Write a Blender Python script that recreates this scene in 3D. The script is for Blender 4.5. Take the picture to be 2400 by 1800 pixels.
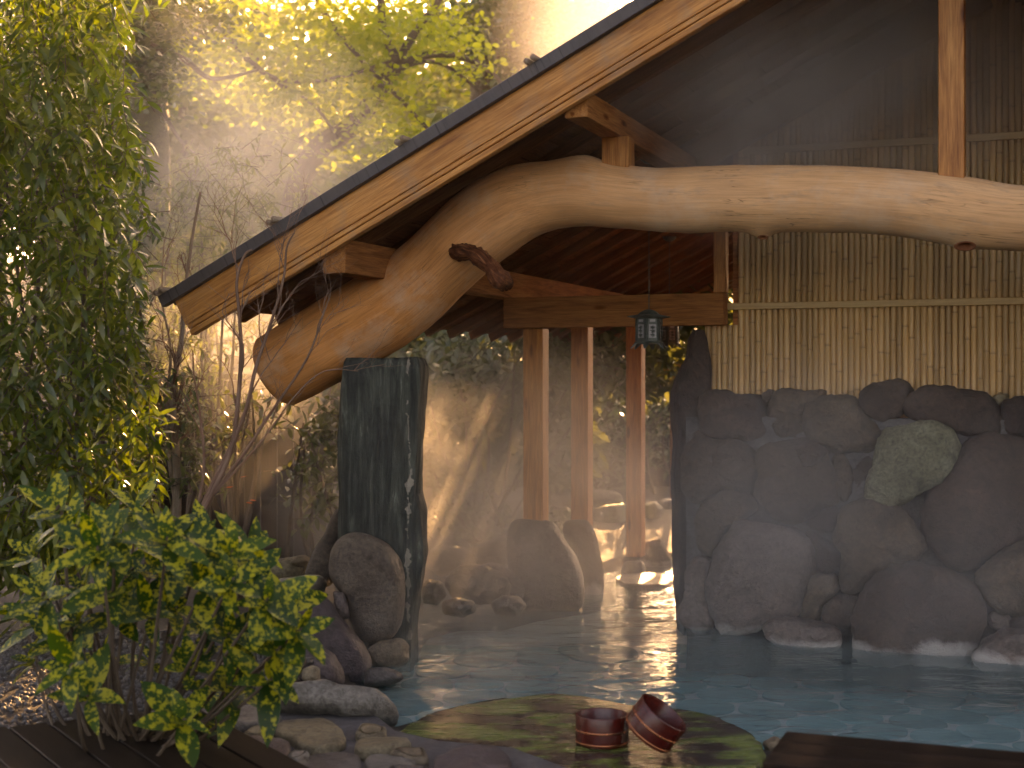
import bpy, bmesh, math, random
import numpy as np
from mathutils import Vector, Matrix, noise as mn

random.seed(7); np.random.seed(7)
for o in list(bpy.data.objects): bpy.data.objects.remove(o)
SC = bpy.context.scene
COL = SC.collection
R = math.radians

# ------------------------------------------------------------------ camera, sky, sun, exposure
F = 2400 * 50 / 36.0            # focal length in photo pixels (2400 wide)
CH = 1.6                        # camera height above the pool water (z = 0)
cam_d = bpy.data.cameras.new('camera'); cam = bpy.data.objects.new('camera', cam_d); COL.objects.link(cam)
cam.location = (0, 0, CH); cam.rotation_euler = (R(90), 0, 0)
cam_d.lens = 50; cam_d.sensor_width = 36; cam_d.clip_start = 0.1; cam_d.clip_end = 1000
cam_d.dof.use_dof = True; cam_d.dof.focus_distance = 8.2; cam_d.dof.aperture_fstop = 2.2
SC.camera = cam

SUN_AZ, SUN_EL = 8.0, 17.0      # degrees right of the view direction, above the horizon
w = bpy.data.worlds.new('World'); SC.world = w; w.use_nodes = True
nt = w.node_tree; bg = nt.nodes['Background']
sky = nt.nodes.new('ShaderNodeTexSky'); sky.sky_type = 'NISHITA'; sky.sun_disc = False
sky.sun_elevation = R(SUN_EL); sky.sun_rotation = R(SUN_AZ); sky.dust_density = 3.0; sky.air_density = .7; sky.ozone_density = .5
nt.links.new(sky.outputs[0], bg.inputs[0]); bg.inputs[1].default_value = 0.12
sun_d = bpy.data.lights.new('sun', 'SUN'); sun = bpy.data.objects.new('sun', sun_d); COL.objects.link(sun)
sun_d.energy = 4.0; sun_d.angle = R(0.5); sun_d.color = (1.0, 0.69, 0.36)
sdir = Vector((math.sin(R(SUN_AZ)) * math.cos(R(SUN_EL)), math.cos(R(SUN_AZ)) * math.cos(R(SUN_EL)), math.sin(R(SUN_EL))))
sun.rotation_euler = sdir.to_track_quat('Z', 'Y').to_euler()
SC.view_settings.view_transform = 'Standard'; SC.view_settings.look = 'None'
SC.view_settings.gamma = 1.0; SC.view_settings.use_curve_mapping = False
SC.view_settings.exposure = 2.7
SC.view_settings.use_white_balance = True; SC.view_settings.white_balance_temperature = 11000; SC.view_settings.white_balance_tint = 28
SC.render.engine = 'CYCLES'
cy = SC.cycles
cy.use_denoising = True; cy.max_bounces = 6; cy.diffuse_bounces = 3; cy.glossy_bounces = 3
cy.transmission_bounces = 5; cy.transparent_max_bounces = 10; cy.volume_bounces = 1
cy.caustics_reflective = False; cy.caustics_refractive = False
cy.sample_clamp_indirect = 6.0; cy.volume_step_rate = 1.5; cy.volume_max_steps = 128
cy.use_adaptive_sampling = True; cy.adaptive_threshold = 0.03

# ------------------------------------------------------------------ pixels to places
TH = R(21.0)
U = Vector((math.cos(TH), -math.sin(TH), 0)); V = Vector((math.sin(TH), math.cos(TH), 0)); Z = Vector((0, 0, 1))
def W(px, py, Y): return Vector(((px - 1200) * Y / F, Y, CH - (py - 900) * Y / F))
def G(px, py, z=0.0):
    return W(px, py, (CH - z) * F / (py - 900))
def UV(u, v, z): return U * u + V * v + Z * z
def BV(px, py, v):                                   # pixel ray meets the upright plane v = const
    d = Vector(((px - 1200) / F, 1, -(py - 900) / F))
    t = v / d.dot(V)
    return Vector((0, 0, CH)) + d * t
def crop(ox, oy, s, pts): return [(ox + x / s, oy + y / s) for x, y in pts]

# ------------------------------------------------------------------ object helpers
def tag(o, label=None, cat=None, group=None, kind=None):
    if label: o['label'] = label
    if cat: o['category'] = cat
    if group: o['group'] = group
    if kind: o['kind'] = kind
    return o
def empty(name, loc, label, cat, group=None):
    o = bpy.data.objects.new(name, None); COL.objects.link(o); o.location = loc
    o.empty_display_size = 0.2
    return tag(o, label, cat, group)
def put(name, me, mat, parent=None, mw=None):
    o = bpy.data.objects.new(name, me); COL.objects.link(o)
    if mat and not me.materials: me.materials.append(mat)
    mw = mw or Matrix()
    if parent is not None:
        o.parent = parent
        o.matrix_parent_inverse = Matrix()
        pm = Matrix.Translation(parent.location) if parent.type == 'EMPTY' else PM[parent.name]
        o.matrix_basis = pm.inverted() @ mw
    else:
        o.matrix_basis = mw
    PM[o.name] = mw
    return o
PM = {}
def mesh_np(verts, faces, smooth=True, attr=None):
    me = bpy.data.meshes.new('m')
    me.from_pydata([tuple(v) for v in verts], [], faces)
    if attr is not None:
        a = me.attributes.new('gc', 'FLOAT_VECTOR', 'POINT')
        a.data.foreach_set('vector', np.asarray(attr, dtype=np.float32).ravel())
    if smooth: me.polygons.foreach_set('use_smooth', [True] * len(me.polygons))
    me.update(); return me
def bbox_mesh(L, w_, h, bev=0.004):
    bm = bmesh.new(); bmesh.ops.create_cube(bm, size=1.0)
    bmesh.ops.scale(bm, vec=(L, w_, h), verts=bm.verts)
    if bev: bmesh.ops.bevel(bm, geom=bm.edges[:], offset=bev, segments=1, affect='EDGES')
    me = bpy.data.meshes.new('m'); bm.to_mesh(me); bm.free(); return me
def frame(ex, ez):
    ex = ex.normalized(); ey = ez.cross(ex).normalized(); ez = ex.cross(ey).normalized()
    return Matrix(((ex.x, ey.x, ez.x), (ex.y, ey.y, ez.y), (ex.z, ey.z, ez.z)))
def beam(name, parent, a, b, w_, h, mat, up=Z, bev=0.004):
    m = frame(b - a, up).to_4x4(); m.translation = (a + b) / 2
    return put(name, bbox_mesh((b - a).length, w_, h, bev), mat, parent, m)
def tube(path, rads, seg=8, cap=True):
    """verts, faces, grain coords along a path"""
    vs, fs, gc = [], [], []; L = 0; n = len(path)
    prev = None
    for i, p in enumerate(path):
        t = (path[min(i + 1, n - 1)] - path[max(i - 1, 0)]).normalized()
        if prev is None:
            s = t.cross(Vector((0.13, 0.31, 0.94)));
            if s.length < .1: s = t.cross(Vector((1, 0, 0)))
        else: s = prev - t * prev.dot(t)
        s.normalize(); prev = s; b = t.cross(s)
        if i: L += (p - path[i - 1]).length
        for k in range(seg):
            a = 2 * math.pi * k / seg; c, d = math.cos(a), math.sin(a)
            vs.append(p + (s * c + b * d) * rads[i]); gc.append((L, c * rads[i], d * rads[i]))
    for i in range(n - 1):
        for k in range(seg):
            k2 = (k + 1) % seg
            fs.append((i * seg + k, i * seg + k2, (i + 1) * seg + k2, (i + 1) * seg + k))
    if cap:
        fs.append(tuple(range(seg))[::-1]); fs.append(tuple((n - 1) * seg + k for k in range(seg)))
    return vs, fs, gc
class Acc:                                             # several tubes of ONE part
    def __init__(s): s.v, s.f, s.g = [], [], []
    def add(s, vfg):
        o = len(s.v); s.v += vfg[0]; s.f += [tuple(i + o for i in f) for f in vfg[1]]; s.g += vfg[2]
    def build(s, name, mat, parent=None):
        return put(name, mesh_np(s.v, s.f, True, s.g), mat, parent)
def curve(pts, n):
    """Catmull-Rom through points"""
    out = []; P = [pts[0]] + list(pts) + [pts[-1]]
    for i in range(len(pts) - 1):
        for k in range(n):
            t = k / n; p0, p1, p2, p3 = P[i], P[i + 1], P[i + 2], P[i + 3]
            out.append(0.5 * ((2 * p1) + (p2 - p0) * t + (2 * p0 - 5 * p1 + 4 * p2 - p3) * t * t + (3 * p1 - p0 - 3 * p2 + p3) * t ** 3))
    out.append(pts[-1]); return out
def lathe(prof, seg=32, close=False):
    vs, fs = [], []
    for r, z in prof:
        for k in range(seg):
            a = 2 * math.pi * k / seg; vs.append((r * math.cos(a), r * math.sin(a), z))
    n = len(prof)
    for i in range(n - 1 + (1 if close else 0)):
        j = (i + 1) % n
        for k in range(seg):
            k2 = (k + 1) % seg; fs.append((i * seg + k, i * seg + k2, j * seg + k2, j * seg + k))
    return mesh_np(vs, fs)

# rock whose silhouette follows an outline; O, ex, ey, en span its own upright (or lying) plane
def radial(poly, n):
    P = np.array(poly, float); 
    x, y = P[:, 0], P[:, 1]; x2, y2 = np.roll(x, -1), np.roll(y, -1)
    cr = x * y2 - x2 * y; A = cr.sum() / 2
    c = np.array([((x + x2) * cr).sum(), ((y + y2) * cr).sum()]) / (6 * A)
    rs = []
    for k in range(n):
        a = 2 * math.pi * k / n; d = np.array([math.cos(a), math.sin(a)]); best = 0
        for i in range(len(P)):
            p, q = P[i] - c, P[(i + 1) % len(P)] - c; e = q - p
            det = d[0] * (-e[1]) + e[0] * d[1]
            if abs(det) < 1e-12: continue
            t = (p[0] * (-e[1]) + e[0] * p[1]) / det; s = (d[0] * p[1] - d[1] * p[0]) / det
            if t > 0 and -1e-6 <= s <= 1 + 1e-6: best = max(best, t)
        rs.append(best)
    r = np.array(rs)
    for _ in range(2): r = 0.25 * np.roll(r, 1) + 0.5 * r + 0.25 * np.roll(r, -1)
    return c, r
def outline_rock(name, pts3, en, df, db, mat, parent=None, k=0.62, rough=0.05, seed=0, rings=16, seg=48, freq=3.0):
    """pts3: outline points lying near a plane with normal en (towards the viewer)"""
    en = en.normalized(); O = sum(pts3, Vector()) / len(pts3)
    ex = Z.cross(en) if abs(en.z) < .9 else Vector((1, 0, 0)); ex = (ex - en * ex.dot(en)).normalized(); ey = en.cross(ex)
    poly = [((p - O).dot(ex), (p - O).dot(ey)) for p in pts3]
    c, r = radial(poly, seg); size = float(r.mean())
    sv = Vector((seed * 3.7, seed * 1.3, seed * 7.1)); vs = []
    C = Vector((c[0], c[1], 0))
    def pos(a_i, phi):
        a = 2 * math.pi * a_i / seg; s = max(math.sin(phi), 0) ** k; cz = math.cos(phi)
        d = df if cz > 0 else db
        return Vector((c[0] + r[a_i] * s * math.cos(a), c[1] + r[a_i] * s * math.sin(a), d * math.copysign(abs(cz) ** 0.8, cz)))
    for i in range(1, rings):
        phi = math.pi * i / rings
        for a in range(seg):
            p = pos(a, phi); q = p + sv
            n = (p - C).normalized()
            d = rough * size * (mn.noise(q * (freq / max(size, .05)) * .5) * 1.2 + mn.noise(q * (freq / max(size, .05)) * 1.7) * .6 + abs(mn.noise(q * (freq / max(size, .05)) * 3.4)) * .45 + abs(mn.noise(q * (freq / max(size, .05)) * 8)) * .16 - .2)
            vs.append(p + n * d)
    vs.append(C + Vector((0, 0, df))); vs.append(C - Vector((0, 0, db)))
    fs = []
    for i in range(rings - 2):
        for a in range(seg):
            b = (a + 1) % seg; fs.append((i * seg + a, (i + 1) * seg + a, (i + 1) * seg + b, i * seg + b))
    T, Bt = len(vs) - 2, len(vs) - 1
    for a in range(seg):
        b = (a + 1) % seg; fs.append((T, a, b)); fs.append((Bt, (rings - 2) * seg + b, (rings - 2) * seg + a))
    m = Matrix((( ex.x, ey.x, en.x), (ex.y, ey.y, en.y), (ex.z, ey.z, en.z))).to_4x4(); m.translation = O
    return put(name, mesh_np(vs, fs), mat, parent, m)
def flat_stone(name, pts3, ztop, thick, mat, parent=None, seed=0, rough=0.006, edge=0.02, seg=40):
    """lying stone: outline on the ground, uneven top"""
    O = sum(pts3, Vector()) / len(pts3); O.z = 0
    c, r = radial([(p.x - O.x, p.y - O.y) for p in pts3], seg)
    prof = [(0.94, ztop - thick), (1.0, ztop - edge * 1.2), (0.995, ztop - edge * .5), (1 - .25 * edge / r.mean(), ztop - edge * .1), (1 - .8 * edge / r.mean(), ztop), (.75, ztop), (.5, ztop), (.25, ztop), (.02, ztop)]
    vs, fs = [], []; sv = Vector((seed * 2.3, seed * 5.1, seed))
    for s, z in prof:
        for a in range(seg):
            an = 2 * math.pi * a / seg; x, y = c[0] + r[a] * s * math.cos(an), c[1] + r[a] * s * math.sin(an)
            q = Vector((x, y, z)) + sv
            vs.append((x + .02 * r.mean() * mn.noise(q * 14), y + .02 * r.mean() * mn.noise(q * 14 + Vector((9, 0, 0))), z + rough * (mn.noise(q * 5) + .6 * mn.noise(q * 16))))
    for i in range(len(prof) - 1):
        for a in range(seg):
            b = (a + 1) % seg; fs.append((i * seg + a, i * seg + b, (i + 1) * seg + b, (i + 1) * seg + a))
    fs.append(tuple((len(prof) - 1) * seg + a for a in range(seg))); fs.append(tuple(range(seg))[::-1])
    return put(name, mesh_np(vs, fs), mat, parent, Matrix.Translation(O))

# leaves -----------------------------------------------------------
def leaf_template(w_, bend=0.25, fold=0.12, n=4):
    """leaf of length 1 along +x, normal +z"""
    vs = [(0, 0, 0)]; fs = []
    for i in range(1, n):
        t = i / n; hw = w_ * .5 * math.sin(math.pi * t ** .85) ** .8; zz = -bend * t * t
        vs += [(t, hw, zz + fold * hw * 2), (t, 0, zz), (t, -hw, zz + fold * hw * 2)]
    vs.append((1, 0, -bend))
    fs += [(0, 2, 1), (0, 3, 2)]
    for i in range(n - 2):
        a = 1 + 3 * i; b = a + 3
        fs += [(a, a + 1, b + 1, b), (a + 1, a + 2, b + 2, b + 1)]
    a = 1 + 3 * (n - 2); e = len(vs) - 1
    fs += [(a, a + 1, e), (a + 1, a + 2, e)]
    return np.array(vs), fs
def unit(a): return a / np.maximum(np.linalg.norm(a, axis=1, keepdims=True), 1e-9)
def leaves(name, P, D, N, S, tmpl, mat, parent=None):
    """one mesh of many leaves: P base, D direction, N face normal, S length"""
    tv, tf = tmpl; D = unit(D); Yx = unit(np.cross(N, D)); Nn = np.cross(D, Yx)
    n = len(P); m = len(tv)
    vv = P[:, None, :] + S[:, None, None] * (tv[None, :, 0:1] * D[:, None, :] + tv[None, :, 1:2] * Yx[:, None, :] + tv[None, :, 2:3] * Nn[:, None, :])
    vv = vv.reshape(-1, 3).astype(np.float32)
    lens = np.array([len(f) for f in tf]); flat = np.concatenate([np.array(f) for f in tf])
    loops = (flat[None, :] + (np.arange(n) * m)[:, None]).ravel()
    tot = np.tile(lens, n); start = np.concatenate([[0], np.cumsum(tot)[:-1]])
    me = bpy.data.meshes.new('leaves')
    me.vertices.add(n * m); me.vertices.foreach_set('co', vv.ravel())
    me.loops.add(len(loops)); me.loops.foreach_set('vertex_index', loops.astype(np.int32))
    me.polygons.add(len(tot)); me.polygons.foreach_set('loop_start', start.astype(np.int32))
    try: me.polygons.foreach_set('loop_total', tot.astype(np.int32))
    except Exception: pass
    me.polygons.foreach_set('use_smooth', np.ones(len(tot), dtype=bool))
    a = me.attributes.new('lr', 'FLOAT', 'POINT'); a.data.foreach_set('value', np.repeat(np.random.rand(n), m).astype(np.float32))
    me.update(calc_edges=True); me.validate()
    return put(name, me, mat, parent)
# holes cut in the foliage behind the bath house to shape the sun shafts
SX, SZ = math.tan(R(SUN_AZ)), math.tan(R(SUN_EL)) / math.cos(R(SUN_AZ))
SHAFT_HOLES = []
for px, py, Yt, r in ((960, 985, 11.2, .05), (1005, 1000, 11.4, .09), (1062, 1000, 11.6, .06), (1095, 995, 11.7, .04), (1142, 990, 11.8, .10), (1178, 1000, 12.0, .035), (1210, 1005, 12.2, .075), (745, 965, 10.8, .08), (680, 985, 10.5, .12), (600, 1035, 10.3, .09)):
    p = W(px, py, Yt); SHAFT_HOLES.append((p.x + (15.5 - Yt) * SX, p.z + (15.5 - Yt) * SZ, r))
def in_shaft_hole(P, grow=0.0):
    xp = P[:, 0] + (15.5 - P[:, 1]) * SX; zp = P[:, 2] + (15.5 - P[:, 1]) * SZ; m = np.zeros(len(P), bool)
    for gx_, gz_, r in SHAFT_HOLES: m |= np.hypot(xp - gx_, zp - gz_) < r + grow
    return m
def leaf_objects(P, D, N, S, meshes, mat, parent):
    """single leaves as parts, sharing mesh data"""
    for i in range(len(P)):
        d = Vector(D[i]).normalized(); y = Vector(N[i]).cross(d).normalized(); n = d.cross(y)
        m = Matrix(((d.x, y.x, n.x), (d.y, y.y, n.y), (d.z, y.z, n.z))).to_4x4() @ Matrix.Scale(float(S[i]), 4)
        m.translation = Vector(P[i])
        put('leaf', meshes[i % len(meshes)], mat, parent, m)
def leaf_mesh(w_, bend, fold, n, mat):
    tv, tf = leaf_template(w_, bend, fold, n)
    me = mesh_np(tv, tf); me.materials.append(mat); return me

# ------------------------------------------------------------------ materials
class NT:
    def __init__(s, name):
        s.m = bpy.data.materials.new(name); s.m.use_nodes = True; s.t = s.m.node_tree; s.n = s.t.nodes; s.l = s.t.links
        s.p = s.n['Principled BSDF']; s.out = s.n['Material Output']
    def new(s, t, **kw):
        x = s.n.new('ShaderNode' + t)
        for k, v in kw.items(): setattr(x, k, v)
        return x
    def link(s, a, b): s.l.new(a, b)
    def co(s, kind='Object', scale=(1, 1, 1), attr=None):
        mp = s.new('Mapping'); mp.inputs['Scale'].default_value = scale
        if attr:
            a = s.new('Attribute', attribute_name=attr); s.link(a.outputs['Vector'], mp.inputs[0])
        else:
            tc = s.new('TexCoord'); s.link(tc.outputs[kind], mp.inputs[0])
        return mp.outputs[0]
    def noise(s, vec, scale, detail=4, rough=.6, dist=0):
        x = s.new('TexNoise'); x.inputs['Scale'].default_value = scale; x.inputs['Detail'].default_value = detail
        x.inputs['Roughness'].default_value = rough; x.inputs['Distortion'].default_value = dist; s.link(vec, x.inputs['Vector']); return x.outputs['Fac']
    def ramp(s, fac, stops):
        r = s.new('ValToRGB'); cr = r.color_ramp
        while len(cr.elements) < len(stops): cr.elements.new(.5)
        for e, (p, c) in zip(cr.elements, stops): e.position = p; e.color = (*c, 1) if len(c) == 3 else c
        s.link(fac, r.inputs[0]); return r.outputs[0]
    def mix(s, a, b, fac, mode='MIX'):
        x = s.new('MixRGB', blend_type=mode)
        for inp, v in ((x.inputs[0], fac), (x.inputs[1], a), (x.inputs[2], b)):
            if isinstance(v, (int, float)): inp.default_value = v
            elif isinstance(v, tuple): inp.default_value = (*v, 1)
            else: s.link(v, inp)
        return x.outputs[0]
    def math(s, op, a, b=0.0, clamp=False):
        x = s.new('Math', operation=op, use_clamp=clamp)
        for i, v in enumerate((a, b)):
            if isinstance(v, (int, float)): x.inputs[i].default_value = v
            else: s.link(v, x.inputs[i])
        return x.outputs[0]
    def bump(s, h, strength=.3, dist=.01):
        b = s.new('Bump'); b.inputs['Strength'].default_value = strength; b.inputs['Distance'].default_value = dist
        s.link(h, b.inputs['Height']); s.link(b.outputs[0], s.p.inputs['Normal']); return b
    def color(s, c): s.link(c, s.p.inputs['Base Color'])
    def rough(s, v):
        if isinstance(v, (int, float)): s.p.inputs['Roughness'].default_value = v
        else: s.link(v, s.p.inputs['Roughness'])

def wood(name, dark, mid, light, rough=.5, knots=True, attr=None, sc=1.0, weather=None, spec=.25, streak=.7):
    m = NT(name); m.p.inputs['Specular IOR Level'].default_value = spec; oi = m.new('ObjectInfo')
    base = m.co('Object', (1, 1, 1), attr)
    add = m.new('VectorMath', operation='ADD'); m.link(base, add.inputs[0])
    cx = m.new('CombineXYZ'); m.link(m.math('MULTIPLY', oi.outputs['Random'], 37.0), cx.inputs[0]); m.link(m.math('MULTIPLY', oi.outputs['Random'], 11.0), cx.inputs[1])
    m.link(cx.outputs[0], add.inputs[1])
    mp = m.new('Mapping'); mp.inputs['Scale'].default_value = (.8 * sc, 9 * sc, 9 * sc); m.link(add.outputs[0], mp.inputs[0])
    n1 = m.noise(mp.outputs[0], 2.2, 5, .62, 1.2)
    mp2 = m.new('Mapping'); mp2.inputs['Scale'].default_value = (2.5 * sc, 60 * sc, 60 * sc); m.link(add.outputs[0], mp2.inputs[0])
    n2 = m.noise(mp2.outputs[0], 3.0, 3, .6)
    c = m.ramp(n1, [(.28, dark), (.5, mid), (.72, light)])
    c = m.mix(c, m.ramp(n2, [(.32, (.5, .42, .36)), (.6, (1.06, 1.06, 1.06))]), streak, 'MULTIPLY')
    n3 = m.noise(add.outputs[0], 1.3, 3, .6)
    c = m.mix(c, m.ramp(n3, [(.3, (.72, .66, .62)), (.65, (1.05, 1.05, 1.05))]), .7, 'MULTIPLY')
    if knots:
        mk = m.new('Mapping'); mk.inputs['Scale'].default_value = (2.4, 9, 9); m.link(add.outputs[0], mk.inputs[0])
        v = m.new('TexVoronoi'); v.inputs['Scale'].default_value = 1.0; v.inputs['Randomness'].default_value = 1; m.link(mk.outputs[0], v.inputs['Vector'])
        k = m.ramp(v.outputs['Distance'], [(.05, (.16, .08, .04)), (.11, (.5, .33, .2)), (.17, (1, 1, 1))])
        c = m.mix(c, k, .9, 'MULTIPLY')
    if name == 'peeled_log':
        at = m.new('Attribute', attribute_name='gc'); sp_ = m.new('SeparateXYZ'); m.link(at.outputs['Vector'], sp_.inputs[0])
        mr = m.new('MapRange'); mr.inputs[1].default_value = 1.3; mr.inputs[2].default_value = 3.4; m.link(m.math('ADD', sp_.outputs[0], m.math('MULTIPLY', m.noise(base, 2.0, 4, .6), .8)), mr.inputs[0])
        c = m.mix(m.mix(c, (.98, .78, .58), 1.0, 'MULTIPLY'), m.mix(c, (.60, .42, .27), .25), mr.outputs[0])
        ck = m.new('Mapping'); ck.inputs['Scale'].default_value = (.9, 16, 16); m.link(base, ck.inputs[0])
        cn = m.noise(ck.outputs[0], 1.6, 3, .5, .7); crk = m.ramp(m.math('ABSOLUTE', m.math('SUBTRACT', cn, .5)), [(.0, (1, 1, 1)), (.012, (0, 0, 0))])
        crk = m.math('MULTIPLY', crk, m.ramp(m.noise(base, 2.6, 3, .6), [(.50, (0, 0, 0)), (.60, (1, 1, 1))]))
        c = m.mix(c, (.10, .05, .02), m.math('MULTIPLY', crk, .75))
        c = m.mix(c, (.24, .18, .135), m.math('MULTIPLY', m.ramp(m.noise(m.co('Object', (2.2, 9, 9), 'gc'), 2.2, 7, .75), [(.54, (0, 0, 0)), (.72, (1, 1, 1))]), m.math('MULTIPLY', mr.outputs[0], .6)))
    if weather: c = m.mix(c, weather, m.ramp(m.noise(base, 3.0, 5, .7), [(.5, (0, 0, 0)), (.75, (.6, .6, .6))]))
    m.color(c); m.rough(rough)
    m.bump(m.math('ADD', m.math('MULTIPLY', n1, .5), n2), .22, .004)
    return m.m

def stone(name, c1, c2, c3, scale=4.0, rough=.75, wet=0.0, bumpd=.02, tint=True, moss=None, lime=False):
    m = NT(name); g = m.co('Object'); oi = m.new('ObjectInfo')
    add = m.new('VectorMath', operation='ADD'); m.link(g, add.inputs[0]); cx = m.new('CombineXYZ')
    m.link(m.math('MULTIPLY', oi.outputs['Random'], 53.0), cx.inputs[0]); m.link(cx.outputs[0], add.inputs[1]); g = add.outputs[0]
    n1 = m.noise(g, scale, 6, .62, .4); n2 = m.noise(g, scale * 9, 5, .7); n3 = m.noise(g, scale * .45, 3, .5)
    n4 = m.noise(g, scale * 34, 3, .7)
    c = m.ramp(n1, [(.3, c1), (.52, c2), (.74, c3)])
    c = m.mix(c, m.ramp(n2, [(.34, (.42, .40, .39)), (.6, (1.15, 1.15, 1.15))]), .85, 'MULTIPLY')
    c = m.mix(c, m.ramp(n4, [(.35, (.7, .7, .7)), (.62, (1.12, 1.12, 1.12))]), .5, 'MULTIPLY')
    if tint:
        hs = m.new('HueSaturation'); m.link(c, hs.inputs['Color'])
        m.link(m.math('ADD', m.math('MULTIPLY', oi.outputs['Random'], .95), .55), hs.inputs['Value'])
        m.link(m.math('ADD', m.math('MULTIPLY', oi.outputs['Random'], .05), .478), hs.inputs['Hue']); c = hs.outputs[0]
    st_n = m.noise(g, scale * 1.7, 6, .72, .8)
    c = m.mix(c, m.ramp(st_n, [(.36, (.45, .43, .42)), (.47, (1, 1, 1)), (.60, (1, 1, 1)), (.72, (1.7, 1.62, 1.5))]), .8, 'MULTIPLY')
    if moss: c = m.mix(c, moss, m.ramp(n3, [(.48, (0, 0, 0)), (.62, (.8, .8, .8))]))
    if lime:                                           # pale mineral crust just above the water line (world z near 0)
        gm = m.new('NewGeometry'); sx = m.new('SeparateXYZ'); m.link(gm.outputs['Position'], sx.inputs[0])
        zz = m.math('ADD', sx.outputs[2], m.math('MULTIPLY', m.math('SUBTRACT', n1, .5), .35))
        c = m.mix(c, (.42, .40, .38), m.ramp(zz, [(.0, (.75, .75, .75)), (.025, (.45, .45, .45)), (.06, (0, 0, 0))]))
    m.color(c); m.rough(m.ramp(n2, [(.3, (rough - .18,) * 3), (.7, (rough,) * 3)]))
    h = m.math('ADD', m.math('ADD', m.math('MULTIPLY', n1, .8), m.math('MULTIPLY', n2, .5)), m.math('MULTIPLY', n4, .16))
    m.bump(h, 1.0, bumpd * 2.2)
    return m.m

def leafmat(name, ca, cb, cc, transl=.45, rough=.32, spec=.5, tcol=None, spots=None, by='attr'):
    m = NT(name)
    if by == 'attr': a = m.new('Attribute', attribute_name='lr'); r = a.outputs['Fac']
    else: a = m.new('ObjectInfo'); r = a.outputs['Random']
    c = m.ramp(r, [(0, ca), (.5, cb), (1, cc)])
    if spots:
        tc = m.co('Object'); add = m.new('VectorMath', operation='ADD'); cx = m.new('CombineXYZ')
        m.link(tc, add.inputs[0]); m.link(m.math('MULTIPLY', r, 91.0), cx.inputs[2]); m.link(cx.outputs[0], add.inputs[1])
        n = m.noise(add.outputs[0], 9, 3, .6); n5 = m.noise(add.outputs[0], 2.5, 2, .5)
        c = m.mix(c, spots, m.ramp(m.math('ADD', n, m.math('MULTIPLY', n5, .45)), [(.735, (0, 0, 0)), (.80, (.95, .95, .95))]))
    m.color(c); m.rough(rough); m.p.inputs['Specular IOR Level'].default_value = spec
    tr = m.new('BsdfTranslucent'); hs = m.new('HueSaturation'); hs.inputs['Saturation'].default_value = 1.15; hs.inputs['Value'].default_value = 1.6
    m.link(c, hs.inputs['Color'])
    if tcol: m.link(m.mix(hs.outputs[0], tcol, .5), tr.inputs[0])
    else: m.link(hs.outputs[0], tr.inputs[0])
    mx = m.new('MixShader'); mx.inputs[0].default_value = transl
    m.link(m.p.outputs[0], mx.inputs[1]); m.link(tr.outputs[0], mx.inputs[2]); m.link(mx.outputs[0], m.out.inputs[0])
    return m.m
def plain(name, col, rough=.6, metal=0.0, var=.25, scale=8, bumpd=0.004):
    m = NT(name); g = m.co('Object'); n = m.noise(g, scale, 5, .65)
    c = m.ramp(n, [(.3, tuple(x * (1 - var) for x in col)), (.7, tuple(min(x * (1 + var), 1) for x in col))])
    m.color(c); m.rough(m.ramp(n, [(.3, (max(rough - .12, 0),) * 3), (.7, (rough,) * 3)])); m.p.inputs['Metallic'].default_value = metal
    m.bump(m.noise(g, scale * 6, 4, .6), .3, bumpd); return m.m

M = {}
M['barge'] = wood('cedar_bargeboard', (.27, .095, .024), (.50, .205, .055), (.64, .30, .095), .5, knots=False, sc=.8, weather=(.22, .17, .12))
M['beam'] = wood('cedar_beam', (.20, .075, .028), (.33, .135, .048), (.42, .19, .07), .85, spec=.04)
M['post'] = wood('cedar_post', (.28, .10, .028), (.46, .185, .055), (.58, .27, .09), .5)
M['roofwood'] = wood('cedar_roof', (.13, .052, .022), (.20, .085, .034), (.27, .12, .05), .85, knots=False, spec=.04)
M['log'] = wood('peeled_log', (.50, .235, .085), (.64, .32, .135), (.73, .40, .195), .72, knots=False, attr='gc', sc=.6, weather=(.54, .40, .29), streak=.42)
M['bark'] = wood('red_bark', (.018, .006, .004), (.11, .036, .016), (.32, .13, .055), .85, knots=False, attr='gc', sc=2.6, spec=.1, streak=.9)
def cap_mat():
    m = NT('roof_edge_metal'); n = m.noise(m.co('Object', (46, 46, 1.2)), 1.0, 3, .6); n2 = m.noise(m.co('Object'), 5, 4, .6)
    c = m.ramp(n, [(.30, (.016, .013, .013)), (.40, (.05, .042, .042)), (.8, (.062, .053, .053))]); c = m.mix(c, m.ramp(n2, [(.3, (.7, .7, .7)), (.7, (1.2, 1.2, 1.2))]), .6, 'MULTIPLY')
    m.color(c); m.rough(.5); m.p.inputs['Specular IOR Level'].default_value = .35; return m.m
M['cap'] = cap_mat()
M['bench'] = wood('dark_bench_wood', (.006, .0035, .0025), (.012, .007, .005), (.02, .012, .008), .5, knots=False, weather=(.09, .05, .028), spec=.1)
M['deck'] = wood('dark_deck_wood', (.005, .003, .0025), (.009, .006, .0045), (.014, .009, .0065), .6, knots=False, spec=.08)
M['fence'] = wood('dark_fence_wood', (.012, .008, .006), (.022, .014, .01), (.035, .022, .015), .8, knots=False, spec=.05)
M['wallstone'] = stone('wall_boulder', (.036, .020, .014), (.068, .041, .030), (.105, .068, .052), 3.0, .9, lime=True)
M['palestone'] = stone('pale_boulder', (.09, .064, .053), (.13, .096, .083), (.185, .145, .128), 3.0, .8, lime=True, tint=False)
M['greenstone'] = stone('green_stone', (.13, .125, .075), (.225, .22, .14), (.31, .305, .21), 5.0, .85, tint=False, bumpd=.03)
M['boulder'] = stone('brown_boulder', (.075, .052, .036), (.125, .092, .067), (.18, .14, .105), 5.0, .62, tint=False)
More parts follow.
